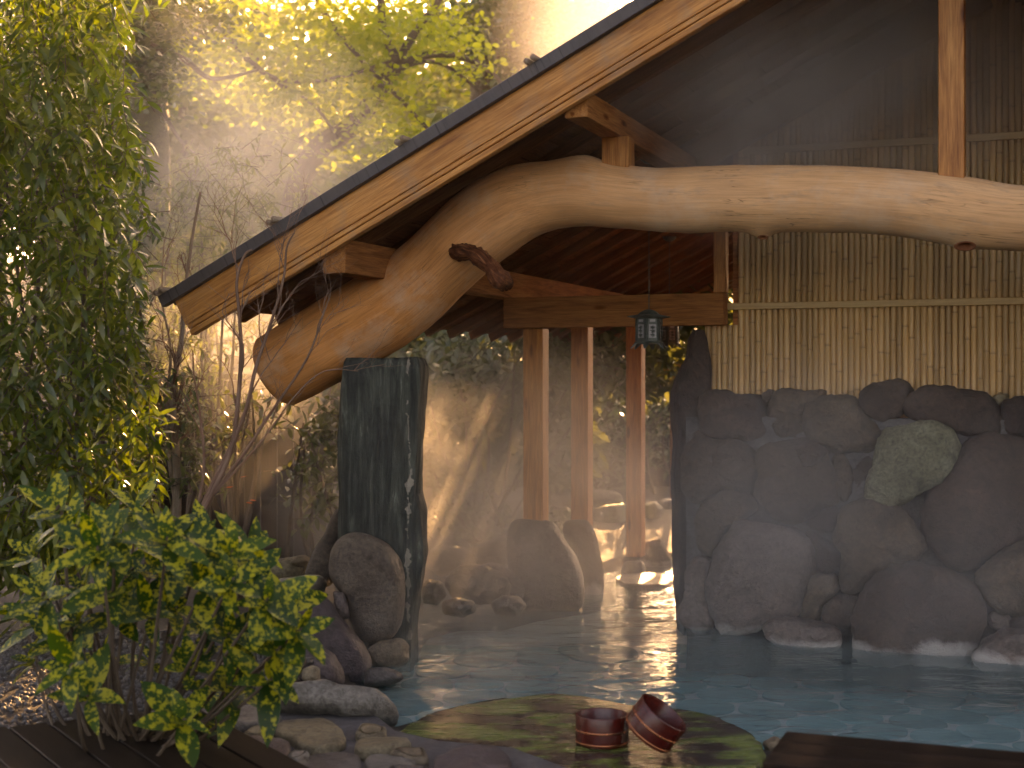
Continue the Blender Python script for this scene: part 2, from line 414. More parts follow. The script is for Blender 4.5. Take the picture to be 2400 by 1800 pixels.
M['purple'] = stone('purple_boulder', (.05, .033, .033), (.085, .06, .06), (.125, .092, .088), 4.0, .62, tint=False)
M['grey'] = stone('grey_rock', (.06, .05, .044), (.12, .102, .09), (.19, .168, .15), 4.0, .6)
M['tan'] = stone('tan_rock', (.11, .075, .045), (.18, .132, .084), (.26, .2, .135), 4.0, .6)
M['backstone'] = stone('back_rock', (.06, .047, .038), (.11, .09, .074), (.17, .145, .122), 3.0, .6)
M['mossrock'] = stone('mossy_rock', (.10, .10, .08), (.18, .175, .15), (.3, .29, .26), 3.0, .7, moss=(.12, .15, .03))
M['mortar'] = stone('mortar', (.05, .045, .045), (.085, .078, .078), (.13, .122, .122), 5.0, .8, tint=False, bumpd=.006)
M['bronze'] = plain('aged_bronze', (.05, .06, .05), .55, .25, .5, 22)
M['bronzelight'] = plain('lantern_pane', (.20, .19, .19), .45, .0, .25, 20)
M['lacquer'] = wood('red_lacquer_bucket', (.045, .004, .002), (.075, .006, .003), (.105, .010, .005), .25, knots=False, sc=1.5, spec=.5)
M['copper'] = plain('copper_hoop', (.34, .11, .05), .3, .85, .15, 20, .001)
M['soil'] = stone('garden_soil', (.02, .016, .012), (.035, .028, .02), (.06, .05, .035), 3.0, .9, tint=False)
M['gravel'] = stone('dark_gravel', (.05, .047, .045), (.085, .08, .078), (.13, .125, .12), 30.0, .55, tint=False, bumpd=.004)
M['barkgrey'] = wood('grey_bark', (.05, .036, .026), (.10, .075, .055), (.16, .125, .095), .85, knots=False, attr='gc', sc=2)
M['barkmoss'] = stone('mossy_bark', (.035, .04, .012), (.06, .07, .018), (.10, .11, .03), 6.0, .9, tint=False, bumpd=.03)
M['barkpale'] = wood('pale_bark', (.16, .12, .085), (.25, .19, .14), (.33, .27, .2), .8, knots=False, attr='gc', sc=2)
M['twig'] = wood('bare_twig', (.10, .055, .035), (.17, .10, .07), (.26, .17, .12), .7, knots=False, attr='gc', sc=2)
M['leaf_tall'] = leafmat('tall_shrub_leaf', (.025, .05, .010), (.055, .085, .015), (.15, .165, .026), .52, .24, .6, tcol=(.17, .25, .025))
M['leaf_tall_o'] = leafmat('tall_shrub_leaf_single', (.025, .05, .010), (.055, .085, .015), (.15, .165, .026), .52, .24, .6, tcol=(.17, .25, .025), by='obj')
M['leaf_auc'] = leafmat('spotted_leaf', (.010, .034, .005), (.017, .05, .007), (.032, .07, .009), .30, .34, .22, spots=(.32, .30, .024), by='obj')
M['leaf_maple'] = leafmat('maple_leaf', (.09, .14, .018), (.13, .175, .022), (.19, .21, .026), .6, .5, .3, tcol=(.36, .40, .045))
M['leaf_dark'] = leafmat('dark_evergreen_leaf', (.025, .045, .015), (.045, .07, .02), (.085, .105, .03), .35, .3, .5)
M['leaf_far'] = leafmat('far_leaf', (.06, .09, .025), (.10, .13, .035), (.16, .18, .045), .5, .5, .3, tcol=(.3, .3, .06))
M['leaf_broad'] = leafmat('broad_leaf', (.045, .075, .03), (.075, .105, .045), (.12, .14, .06), .32, .22, .7, tcol=(.26, .24, .05))
M['leaf_broad_o'] = leafmat('broad_leaf_single', (.045, .075, .03), (.075, .105, .045), (.12, .14, .06), .32, .22, .7, tcol=(.26, .24, .05), by='obj')
M['leaf_red'] = plain('red_withered_leaf', (.5, .10, .03), .6, 0, .2)
# bamboo pole with a tone of its own
def bamboo_mat():
    m = NT('dried_bamboo'); oi = m.new('ObjectInfo'); g = m.co('Object', (30, 30, 1.2)); n = m.noise(g, 1.5, 4, .6)
    c = m.ramp(n, [(.3, (.38, .215, .085)), (.55, (.48, .29, .125)), (.75, (.55, .36, .17))])
    hs = m.new('HueSaturation'); m.link(c, hs.inputs['Color']); m.link(m.math('ADD', m.math('MULTIPLY', oi.outputs['Random'], .5), .70), hs.inputs['Value'])
    a = m.new('Attribute', attribute_name='gc'); sx = m.new('SeparateXYZ'); m.link(a.outputs['Vector'], sx.inputs[0])
    c = m.mix(hs.outputs[0], (.16, .09, .04), m.math('MULTIPLY', sx.outputs[0], .7)); m.color(c); m.rough(.42); return m.m
M['bamboo'] = bamboo_mat()
# pillar: dark green schist with pale vertical veins
def pillar_mat():
    m = NT('dark_green_schist'); g = m.co('Object', (9, 9, .9)); n1 = m.noise(g, 2.0, 7, .68, .6); g2 = m.co('Object', (34, 34, 2.2)); n2 = m.noise(g2, 1.6, 6, .7, .3)
    g3 = m.co('Object'); n3 = m.noise(g3, 7, 7, .75, .5)
    c = m.ramp(n1, [(.34, (.005, .007, .005)), (.5, (.022, .027, .020)), (.66, (.075, .086, .064))])
    c = m.mix(c, m.ramp(n2, [(.35, (.45, .45, .45)), (.65, (1.25, 1.25, 1.25))]), .8, 'MULTIPLY')
    v = m.math('MULTIPLY', m.ramp(n1, [(.60, (0, 0, 0)), (.68, (1, 1, 1))]), m.ramp(n3, [(.45, (0, 0, 0)), (.62, (1, 1, 1))]))
    c = m.mix(c, (.20, .23, .19), m.math('MULTIPLY', v, .75))
    # one strong pale quartz vein near the right edge (local x)
    tc = m.new('TexCoord'); sx = m.new('SeparateXYZ'); m.link(tc.outputs['Object'], sx.inputs[0])
    wob = m.math('MULTIPLY', m.math('SUBTRACT', m.noise(m.co('Object', (.4, .4, 2.2)), 2.5, 4, .6), .5), .10)
    d = m.math('ABSOLUTE', m.math('SUBTRACT', m.math('ADD', sx.outputs[0], wob), .155))
    d = m.math('ADD', d, m.math('MULTIPLY', m.math('SUBTRACT', n3, .5), .06)); d = m.math('ADD', d, m.math('MULTIPLY', m.math('SUBTRACT', n2, .5), .03))
    wd = m.math('MULTIPLY', m.ramp(m.noise(m.co('Object', (1, 1, 1.7)), 3, 4, .7), [(.48, (0, 0, 0)), (.8, (1, 1, 1))]), .05)
    vein = m.math('LESS_THAN', d, wd)
    c = m.mix(c, (.27, .235, .185), m.math('MULTIPLY', vein, m.ramp(n3, [(.3, (.2, .2, .2)), (.6, (.9, .9, .9))])))
    m.color(c); m.rough(m.ramp(n3, [(.3, (.55,) * 3), (.7, (.85,) * 3)]))
    m.bump(m.math('ADD', m.math('MULTIPLY', n2, .8), m.math('MULTIPLY', n3, .9)), .9, .018); return m.m
M['pillar'] = pillar_mat()
def slab_mat():
    m = NT('wet_green_slab'); g = m.co('Object', (1.6, 3.4, 1)); n1 = m.noise(g, 1.5, 6, .62, 1.0); n2 = m.noise(m.co('Object', (2, 9, 1)), 3, 5, .7, .6)
    f = m.math('ADD', m.math('MULTIPLY', n1, .7), m.math('MULTIPLY', n2, .3))
    c = m.ramp(f, [(.42, (.022, .013, .013)), (.49, (.045, .030, .024)), (.515, (.065, .09, .022)), (.57, (.12, .155, .042)), (.75, (.17, .21, .075))])
    c = m.mix(c, m.ramp(m.noise(m.co('Object'), 30, 4, .7), [(.3, (.7, .7, .7)), (.6, (1.05, 1.05, 1.05))]), .6, 'MULTIPLY')
    m.color(c); m.rough(m.ramp(n2, [(.35, (.06,) * 3), (.6, (.3,) * 3)])); m.bump(m.math('ADD', n1, m.math('MULTIPLY', n2, .4)), .35, .02); return m.m
M['slab'] = slab_mat()
def floor_mat():
    m = NT('pool_floor_stone'); g = m.co('Object'); oi = m.new('ObjectInfo'); n = m.noise(g, 3, 5, .6)
    c = m.ramp(n, [(.3, (.24, .50, .52)), (.7, (.44, .74, .75))]); hs = m.new('HueSaturation'); m.link(c, hs.inputs['Color'])
    m.link(m.math('ADD', m.math('MULTIPLY', oi.outputs['Random'], .5), .75), hs.inputs['Value']); m.color(hs.outputs[0]); m.rough(.8); return m.m
M['floorstone'] = floor_mat()
M['floorjoint'] = plain('pool_floor_joint', (.88, .94, .94), .8, 0, .04, 3)
def water_mat():
    m = NT('hot_spring_water'); g = m.co('Object', (1, 1.9, 1))
    n1 = m.noise(g, 3.2, 3, .5, .8); n2 = m.noise(g, 13, 2, .5, .5)
    n0 = m.noise(m.co('Object', (.5, .9, 1)), 1.4, 2, .5, .5)
    h = m.math('MULTIPLY', m.math('ADD', n1, m.math('MULTIPLY', n2, .2)), m.ramp(n0, [(.35, (.35, .35, .35)), (.65, (1.5, 1.5, 1.5))]))
    b = m.new('Bump'); b.inputs['Strength'].default_value = .65; b.inputs['Distance'].default_value = .035; m.link(h, b.inputs['Height'])
    fr = m.new('Fresnel'); fr.inputs['IOR'].default_value = 1.33; m.link(b.outputs[0], fr.inputs['Normal'])
    gl = m.new('BsdfGlossy'); gl.inputs['Roughness'].default_value = .03; m.link(b.outputs[0], gl.inputs['Normal'])
    tr = m.new('BsdfRefraction'); tr.inputs['Color'].default_value = (.72, .90, .93, 1); tr.inputs['IOR'].default_value = 1.33; tr.inputs['Roughness'].default_value = 0.0; m.link(b.outputs[0], tr.inputs['Normal'])
    tp = m.new('BsdfTransparent'); tp.inputs[0].default_value = (.84, .96, .97, 1)
    df = m.new('BsdfDiffuse'); df.inputs[0].default_value = (.36, .62, .63, 1)
    m1 = m.new('MixShader'); m1.inputs[0].default_value = .20; m.link(tp.outputs[0], m1.inputs[1]); m.link(df.outputs[0], m1.inputs[2])
    mx = m.new('MixShader'); m.link(fr.outputs[0], mx.inputs[0]); m.link(m1.outputs[0], mx.inputs[1]); m.link(gl.outputs[0], mx.inputs[2])
    m.link(mx.outputs[0], m.out.inputs[0]); m.n.remove(m.p); return m.m
M['water'] = water_mat()
def steam_mat(name, dens, nscale, lo, hi, aniso=.45, color=(.97, .96, .97), stretch=(1, 1, 1), fall=(1.0, .25)):
    """uneven steam: denser inside its puff, nothing at the puff's border"""
    m = bpy.data.materials.new(name); m.use_nodes = True; t = m.node_tree; t.nodes.clear()
    out = t.nodes.new('ShaderNodeOutputMaterial'); pv = t.nodes.new('ShaderNodeVolumePrincipled')
    pv.inputs['Color'].default_value = (*color, 1); pv.inputs['Anisotropy'].default_value = aniso
    tc = t.nodes.new('ShaderNodeTexCoord'); ln = t.nodes.new('ShaderNodeVectorMath'); ln.operation = 'LENGTH'; t.links.new(tc.outputs['Object'], ln.inputs[0])
    mr = t.nodes.new('ShaderNodeMapRange'); mr.interpolation_type = 'SMOOTHSTEP'; mr.inputs[1].default_value = fall[0]; mr.inputs[2].default_value = fall[1]; mr.inputs[3].default_value = 0; mr.inputs[4].default_value = 1
    t.links.new(ln.outputs['Value'], mr.inputs[0])
    geo = t.nodes.new('ShaderNodeNewGeometry'); mp = t.nodes.new('ShaderNodeMapping'); mp.inputs['Scale'].default_value = stretch; t.links.new(geo.outputs['Position'], mp.inputs[0])
    nz = t.nodes.new('ShaderNodeTexNoise'); nz.inputs['Scale'].default_value = nscale; nz.inputs['Detail'].default_value = 3; nz.inputs['Roughness'].default_value = .55; nz.inputs['Distortion'].default_value = .6
    t.links.new(mp.outputs[0], nz.inputs['Vector'])
    m2 = t.nodes.new('ShaderNodeMapRange'); m2.inputs[1].default_value = lo; m2.inputs[2].default_value = hi; t.links.new(nz.outputs['Fac'], m2.inputs[0])
    mu = t.nodes.new('ShaderNodeMath'); mu.operation = 'MULTIPLY'; t.links.new(mr.outputs[0], mu.inputs[0]); t.links.new(m2.outputs[0], mu.inputs[1])
    m3 = t.nodes.new('ShaderNodeMath'); m3.operation = 'MULTIPLY'; m3.inputs[1].default_value = dens; t.links.new(mu.outputs[0], m3.inputs[0])
    t.links.new(m3.outputs[0], pv.inputs['Density']); t.links.new(pv.outputs[0], out.inputs['Volume'])
    return m

# ------------------------------------------------------------------ ground, pool
pool_px = [(2700, 1786), (2000, 1786), (1800, 1760), (1745, 1715), (1640, 1680), (1480, 1656), (1330, 1636), (1150, 1650), (1020, 1676), (925, 1708), (880, 1650), (860, 1590), (800, 1545), (900, 1500), (985, 1450),
           (1010, 1400), (1080, 1385), (1180, 1385), (1270, 1365), (1390, 1350), (1500, 1325), (1620, 1320), (1660, 1400), (1850, 1440), (2150, 1470), (2700, 1500)]
POOL = [G(x, y).xy for x, y in pool_px]
PA = np.array([(p.x, p.y) for p in POOL])
def pool_sd(x, y):
    """signed distance to the pool outline, negative inside (arrays)"""
    d = np.full(x.shape, 1e9); ins = np.zeros(x.shape, bool)
    for i in range(len(PA)):
        a, b = PA[i], PA[(i + 1) % len(PA)]; e = b - a
        t = np.clip(((x - a[0]) * e[0] + (y - a[1]) * e[1]) / (e @ e), 0, 1)
        d = np.minimum(d, np.hypot(x - a[0] - t * e[0], y - a[1] - t * e[1]))
        c = ((a[1] > y) != (b[1] > y)) & (x < (b[0] - a[0]) * (y - a[1]) / (b[1] - a[1] + 1e-12) + a[0]); ins ^= c
    return np.where(ins, -d, d)
def ground_h(x, y):
    sd = pool_sd(x, y)
    bank = np.clip((sd + .02) / .10, 0, 1); bank = bank * bank * (3 - 2 * bank)
    base = .035 + .12 * np.clip((-x - 1.0) / 1.5, 0, 1) + .22 * np.clip((y - 12) / 3, 0, 1) + np.clip((y - 20) / 45, 0, 1) ** 1.2 * 7.0
    base = base + .02 * np.sin(x * 3.1 + y * 1.7) * np.cos(y * 2.3)
    return np.where(sd < 0.08, -.62 + (base + .62) * bank, base)
def lines(lo, hi, dlo, dhi, step, n):
    a = list(np.arange(lo, hi, step)); g = np.geomspace(.3, dlo, n); b = [lo - v for v in g][::-1]; c = [hi + v for v in np.geomspace(.3, dhi, n)]
    return np.array(b + a + c)
gx = lines(-4.0, 4.2, 110, 110, .06, 22); gy = lines(4.4, 14.0, 14, 130, .06, 22)
X, Y_ = np.meshgrid(gx, gy); H = ground_h(X, Y_)
nx, ny = len(gx), len(gy)
me = bpy.data.meshes.new('ground'); vv = np.stack([X, Y_, H], -1).reshape(-1, 3)
idx = np.arange(nx * ny).reshape(ny, nx); q = np.stack([idx[:-1, :-1], idx[:-1, 1:], idx[1:, 1:], idx[1:, :-1]], -1).reshape(-1, 4)
me.from_pydata(vv.tolist(), [], q.tolist()); me.polygons.foreach_set('use_smooth', [True] * len(me.polygons))
tag(put('ground', me, M['soil']), 'dark garden soil sloping up behind the bath', 'ground', kind='structure')

def gz(x, y): return float(ground_h(np.array([x]), np.array([y]))[0])
# water sheet
wp = [(p.x, p.y, 0.0) for p in POOL]
cen = sum(POOL, Vector((0, 0))) / len(POOL)
wpo = [((p[0] - cen.x) * 1.02 + cen.x, (p[1] - cen.y) * 1.02 + cen.y, 0) for p in wp]
me = mesh_np(wpo, [tuple(range(len(wpo)))[::-1]], False)
pw = tag(put('pool_water', me, M['water']), 'steaming pale blue hot spring water filling the pool', 'water', kind='structure')

# pool floor: irregular flagstones with pale joints
fl = empty('pool_floor', (1.2, 8, -.5), 'pale blue flagstone floor under the hot spring water', 'pool floor'); fl['kind'] = 'structure'
put('joint_bed', mesh_np([(-2.5, 5.2, -.315), (5, 5.2, -.315), (5, 13, -.315), (-2.5, 13, -.315)], [(0, 1, 2, 3)], False), M['floorjoint'], fl)
def voronoi_cells(seeds, box):
    out = []
    for i, s in enumerate(seeds):
        poly = [Vector(c) for c in ((box[0], box[1]), (box[2], box[1]), (box[2], box[3]), (box[0], box[3]))]
        for j, t in enumerate(seeds):
            if i == j or (t - s).length > 1.6: continue
            mid = (s + t) / 2; n = t - s; new = []
            for k in range(len(poly)):
                a, b = poly[k], poly[(k + 1) % len(poly)]; da, db = (a - mid).dot(n), (b - mid).dot(n)
                if da <= 0: new.append(a)
                if da * db < 0: new.append(a + (b - a) * (da / (da - db)))
            poly = new
            if not poly: break
        out.append(poly)
    return out
rs = random.Random(3); seeds = []
for _ in range(6000):
    p = Vector((rs.uniform(-1.4, 3.8), rs.uniform(5.6, 9.9)))
    if all((p - s).length > .27 for s in seeds): seeds.append(p)
for i, poly in enumerate(voronoi_cells(seeds, (-1.9, 5.2, 4.4, 10.4))):
    if len(poly) < 3: continue
    c = sum(poly, Vector((0, 0))) / len(poly); pts = []
    for k in range(len(poly)):
        a, b = poly[k], poly[(k + 1) % len(poly)]
        for t in (0, .33, .66):
            p = a + (b - a) * t; p = c + (p - c) * .90; p += Vector((mn.noise(Vector((p.x * 9, p.y * 9, 1))), mn.noise(Vector((p.x * 9, p.y * 9, 7))))) * .012
            pts.append(Vector((p.x, p.y, 0)))
    flat_stone('flagstone', pts, -.30, .04, M['floorstone'], fl, seed=i, rough=.004, edge=.012, seg=20)

# ------------------------------------------------------------------ bath house
RP = 0.504                                            # roof pitch (rise per run)
UE, VF, VB, ZE = -4.90, 7.05, 14.9, 2.11              # eave u, front and back v, top of roof edge at the eave
UR = -0.52                                            # ridge
def zr(u): return ZE + (u - UE) * RP if u <= UR else ZE + (UR - UE) * RP - (u - UR) * RP
house = empty('bath_house', UV(-1.5, 10, 0), 'open sided cedar bath house with gabled roof and curved log beam', 'bath house')
SL = Vector(U + Z * RP).normalized(); RN = Vector(-U * RP + Z).normalized(); SL2 = Vector(U - Z * RP).normalized(); RN2 = Vector(U * RP + Z).normalized()
def roofpt(u, v, down=0.0):                            # point of the left slope, "down" below the top measured square to it
    return UV(u, v, zr(u)) - RN * down
# roof skin + planks
roof = put('roof', mesh_np([p for v in (VF + .03, VB) for p in (roofpt(UE + .03, v, .012), UV(UR, v, zr(UR) - .012), UV(2 * UR - UE, v, ZE - .012), UV(2 * UR - UE, v, ZE - .07), UV(UR, v, zr(UR) - .07), roofpt(UE + .03, v, .07))],
    [(0, 1, 7, 6), (1, 2, 8, 7), (2, 3, 9, 8), (3, 4, 10, 9), (4, 5, 11, 10), (5, 0, 6, 11), (5, 4, 1, 0), (4, 3, 2, 1), (6, 7, 10, 11), (7, 8, 9, 10)], False), M['cap'], house)
NPL = 24; wpl = (UR - UE - .06) / math.cos(math.atan(RP)) / NPL
for k in range(NPL):
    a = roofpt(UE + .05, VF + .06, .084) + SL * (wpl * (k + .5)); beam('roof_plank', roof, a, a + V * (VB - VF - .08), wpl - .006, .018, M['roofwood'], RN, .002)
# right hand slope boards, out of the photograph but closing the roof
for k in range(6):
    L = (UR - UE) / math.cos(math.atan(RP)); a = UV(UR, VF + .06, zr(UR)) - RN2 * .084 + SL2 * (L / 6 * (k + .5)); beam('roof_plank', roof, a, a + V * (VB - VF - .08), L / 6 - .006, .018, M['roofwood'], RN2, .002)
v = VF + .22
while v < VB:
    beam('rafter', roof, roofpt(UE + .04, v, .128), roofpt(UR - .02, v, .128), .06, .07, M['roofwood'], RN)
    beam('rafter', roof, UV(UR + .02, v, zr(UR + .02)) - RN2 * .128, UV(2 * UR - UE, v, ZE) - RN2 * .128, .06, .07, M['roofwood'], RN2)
    v += .47
# gable edges: metal cap, bargeboard with two stepped mouldings
for vv_, sgn in ((VF, -1), (VB, 1)):
    d = V * sgn
    ul = UE - .0
    beam('roof_edge_cap', roof, roofpt(ul, vv_, .035) + d * .03, roofpt(UR, vv_, .035) + d * .03, .05, .07, M['cap'], RN)
    u1 = ul + .085
    bb = beam('bargeboard', house, roofpt(u1 - .02, vv_, .148), roofpt(UR, vv_, .148), .035, .158, M['barge'], RN)
    beam('bargeboard_moulding', house, roofpt(u1 - .005, vv_, .2485) + d * .010, roofpt(UR, vv_, .2485) + d * .010, .040, .027, M['barge'], RN)
    beam('bargeboard_moulding', house, roofpt(u1 - .0, vv_, .287) + d * .014, roofpt(UR, vv_, .287) + d * .014, .05, .034, M['barge'], RN)
    beam('bargeboard', house, UV(UR, vv_, zr(UR)) - RN2 * .15, UV(2 * UR - UE, vv_, ZE) - RN2 * .15, .035, .30, M['barge'], RN2)
# pairs of round poles laid along the roof, their ends showing above the edge
for px in (392, 655, 955, 1257):
    p = BV(px, 900, VF); u = p.dot(U)
    for k in (-.018, .018):
        a = roofpt(u + k, VF - .085, -.014); tv = tube([a, a + V * (VB - VF)], [.017, .017], 10)
        put('roof_pole', mesh_np(*tv[:2], True, tv[2]), M['barkpale'], house)
# purlins, eave beam, cross beam, posts
beam('purlin', house, UV(-2.355, VF + .02, 3.065), UV(-2.355, VB - .05, 3.065), .125, .14, M['beam'])
beam('eave_beam', house, UV(-3.78, VF + .02, 2.315), UV(-3.70, VB - .05, 2.315), .14, .19, M['beam'])
VW = 9.5
pl = BV(1188, 735, VW - .02); pr = BV(1702, 735, VW - .02)
beam('cross_beam', house, UV(pl.dot(U), VW - .03, 2.105), UV(pr.dot(U), VW - .03, 2.105), .13, .215, M['beam'])
def post(px0, px1, v, z0, z1, mat=M['post'], dep=None):
    a, b = BV(px0, 900, v).dot(U), BV(px1, 900, v).dot(U); w_ = b - a
    return beam('post', house, UV((a + b) / 2, v + (dep or w_) / 2, z0), UV((a + b) / 2, v + (dep or w_) / 2, z1), w_, dep or w_, mat, V)
post(1226, 1272, 9.50, .45, 1.995, dep=.13)
post(1338, 1378, 10.5, .40, 2.22, dep=.13)
post(1467, 1503, 11.9, .10, 2.22, dep=.13)
post(1672, 1701, 9.42, 2.215, 3.05, dep=.09)
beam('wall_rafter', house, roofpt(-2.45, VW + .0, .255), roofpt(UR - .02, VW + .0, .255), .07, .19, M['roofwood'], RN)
# struts standing on the log
post(1410, 1473, 7.70, 2.66, 2.995, dep=.125)
post(2199, 2260, 7.70, 2.58, 4.06, dep=.125)
# the curved peeled log
VL = 7.78
lp = [(645, 872, 176), (700, 842, 186), (772, 800, 190), (838, 762, 196), (895, 728, 200), (960, 682, 190), (1020, 627, 182), (1085, 566, 184), (1150, 515, 186), (1220, 475, 172), (1295, 457, 154), (1368, 451, 153), (1440, 459, 147), (1530, 467, 145), (1600, 469, 149), (1700, 465, 151), (1790, 467, 155), (1880, 466, 150), (2000, 469, 148), (2100, 476, 149), (2180, 486, 156), (2262, 497, 160), (2350, 509, 154), (2450, 515, 152), (2600, 520, 150), (2900, 500, 150), (3300, 470, 150)]
path = [BV(x, y, VL) for x, y, d in lp]; rad = [d / 2 * p.y / F * (1.0 if x < 1200 else 1.03) for (x, y, d), p in zip(lp, path)]
n = 6; P2 = curve(path, n); R2 = [rad[min(i // n, len(rad) - 1)] * (1 - (i % n) / n) + rad[min(i // n + 1, len(rad) - 1)] * ((i % n) / n) for i in range(len(P2))]
vs, fs, gc = tube(P2, R2, 48)
bumps = [(BV(1786, 548, VL), .06, .035), (BV(2262, 575, VL), .07, .016), (BV(1070, 580, VL - .2), .13, .035), (BV(745, 842, VL - .2), .09, .02), (BV(1372, 378, VL), .1, .02), (BV(1100, 500, VL - .2), .25, .02)]
nv = []
for i, p in enumerate(vs):
    c = P2[i // 48]; nrm = (p - c).normalized()
    d = .008 * mn.noise(p * 2.1) + .003 * mn.noise(p * 6)
    for b, r, h in bumps: d += h * math.exp(-((p - b).length / r) ** 2)
    nv.append(p + nrm * d)
# chamfer the sawn left end a little
for k in range(48): nv[k] = P2[0] + (nv[k] - P2[0]) * .93
logb = put('log_beam', mesh_np(nv, fs, True, gc), M['log'], house)
sp = [BV(1056, 592, 7.62), BV(1085, 590, 7.50), BV(1122, 603, 7.42), BV(1150, 628, 7.38), BV(1168, 650, 7.36), BV(1188, 668, 7.34)]
sr = [.045, .042, .046, .042, .047, .046]
P3 = curve(sp, 12); R3 = [sr[min(i // 12, 5)] * (1 - (i % 12) / 12) + sr[min(i // 12 + 1, 5)] * ((i % 12) / 12) for i in range(len(P3))]
vs, fs, gc = tube(P3, R3, 40)
vs = [p + (p - P3[i // 40]).normalized() * (.016 * mn.noise(p * 15) + .018 * abs(mn.noise(p * 30)) + .006 * mn.noise(p * 70)) for i, p in enumerate(vs)]
put('branch_stub', mesh_np(vs, fs, True, gc), M['bark'], logb)
for b, r in ((BV(1788, 556, VL - .06), .022), (BV(2262, 577, VL - .11), .045)):      # knot holes with dark rims
    me = lathe([(r, 0), (r * .8, .006), (r * .5, -.012), (.001, -.018)], 16); m = Matrix.Translation(b) @ Matrix.Rotation(R(115), 4, 'X') @ Matrix.Diagonal((1.3, .6, 1, 1))
    put('knot', me, M['bark'], logb, m)

# ------------------------------------------------------------------ bamboo wall
bw = empty('bamboo_wall', UV(-1.2, VW, 1.3), 'wall of upright golden bamboo poles above the boulders', 'bamboo wall')
rs = random.Random(11); u = -2.235; PIT = .0385; i = 0
while u < .6:
    inner = u > -2.04
    top = 2.0 if not inner else min(zr(u) - .16, 4.2)
    base = 1.15
    r0 = PIT / 2 + .0012 + rs.uniform(-.0022, .001); rings = []; off = rs.uniform(0, .42); z = base; gap = rs.uniform(.34, .46); zn = base + off
    prof = [(r0, base, 0)]
    while zn < top - .03:
        prof += [(r0 * .985, zn - .014, 0), (r0 * 1.06, zn - .006, .2), (r0 * .90, zn, 1), (r0 * 1.05, zn + .006, .3), (r0, zn + .016, 0)]; zn += gap * rs.uniform(.92, 1.08)
    prof.append((r0, top, 0)); vs, at, fs = [], [], []; sg = 10
    for r, zz, a in prof:
        for k in range(sg): an = 2 * math.pi * k / sg; vs.append((r * math.cos(an), r * math.sin(an), zz - base)); at.append((a, 0, 0))
    for q_ in range(len(prof) - 1):
        for k in range(sg): k2 = (k + 1) % sg; fs.append((q_ * sg + k, q_ * sg + k2, (q_ + 1) * sg + k2, (q_ + 1) * sg + k))
    put('bamboo_pole', mesh_np(vs, fs, True, at), M['bamboo'], bw, Matrix.Translation(UV(u, VW + .06 + rs.uniform(-.003, .003), base)))
    u += PIT; i += 1
lat = NT('bamboo_lath'); lat.color(lat.ramp(lat.noise(lat.co('Object', (1.5, 20, 20)), 3, 4, .6), [(.3, (.34, .20, .07)), (.7, (.48, .31, .12))])); lat.rough(.45)
for (xa, ya, xb, yb) in ((1695, 717, 2400, 707), (1742, 355, 2400, 317)):
    a, b = BV(xa, ya, VW + .03), BV(xb, yb, VW + .03); zz = (a.z + b.z) / 2; e = UV(.62, 0, 0).dot(U)
    beam('bamboo_lath', bw, UV(a.dot(U), VW + .025, zz), UV(.62, VW + .025, zz), .022, .046, lat.m)
put('backing_board', bbox_mesh(2.7, .02, 2.9, 0), M['post'], bw, (lambda m: (setattr(m, 'translation', UV(-.72, VW + .11, 2.6)), m)[1])(frame(U, Z).to_4x4()))

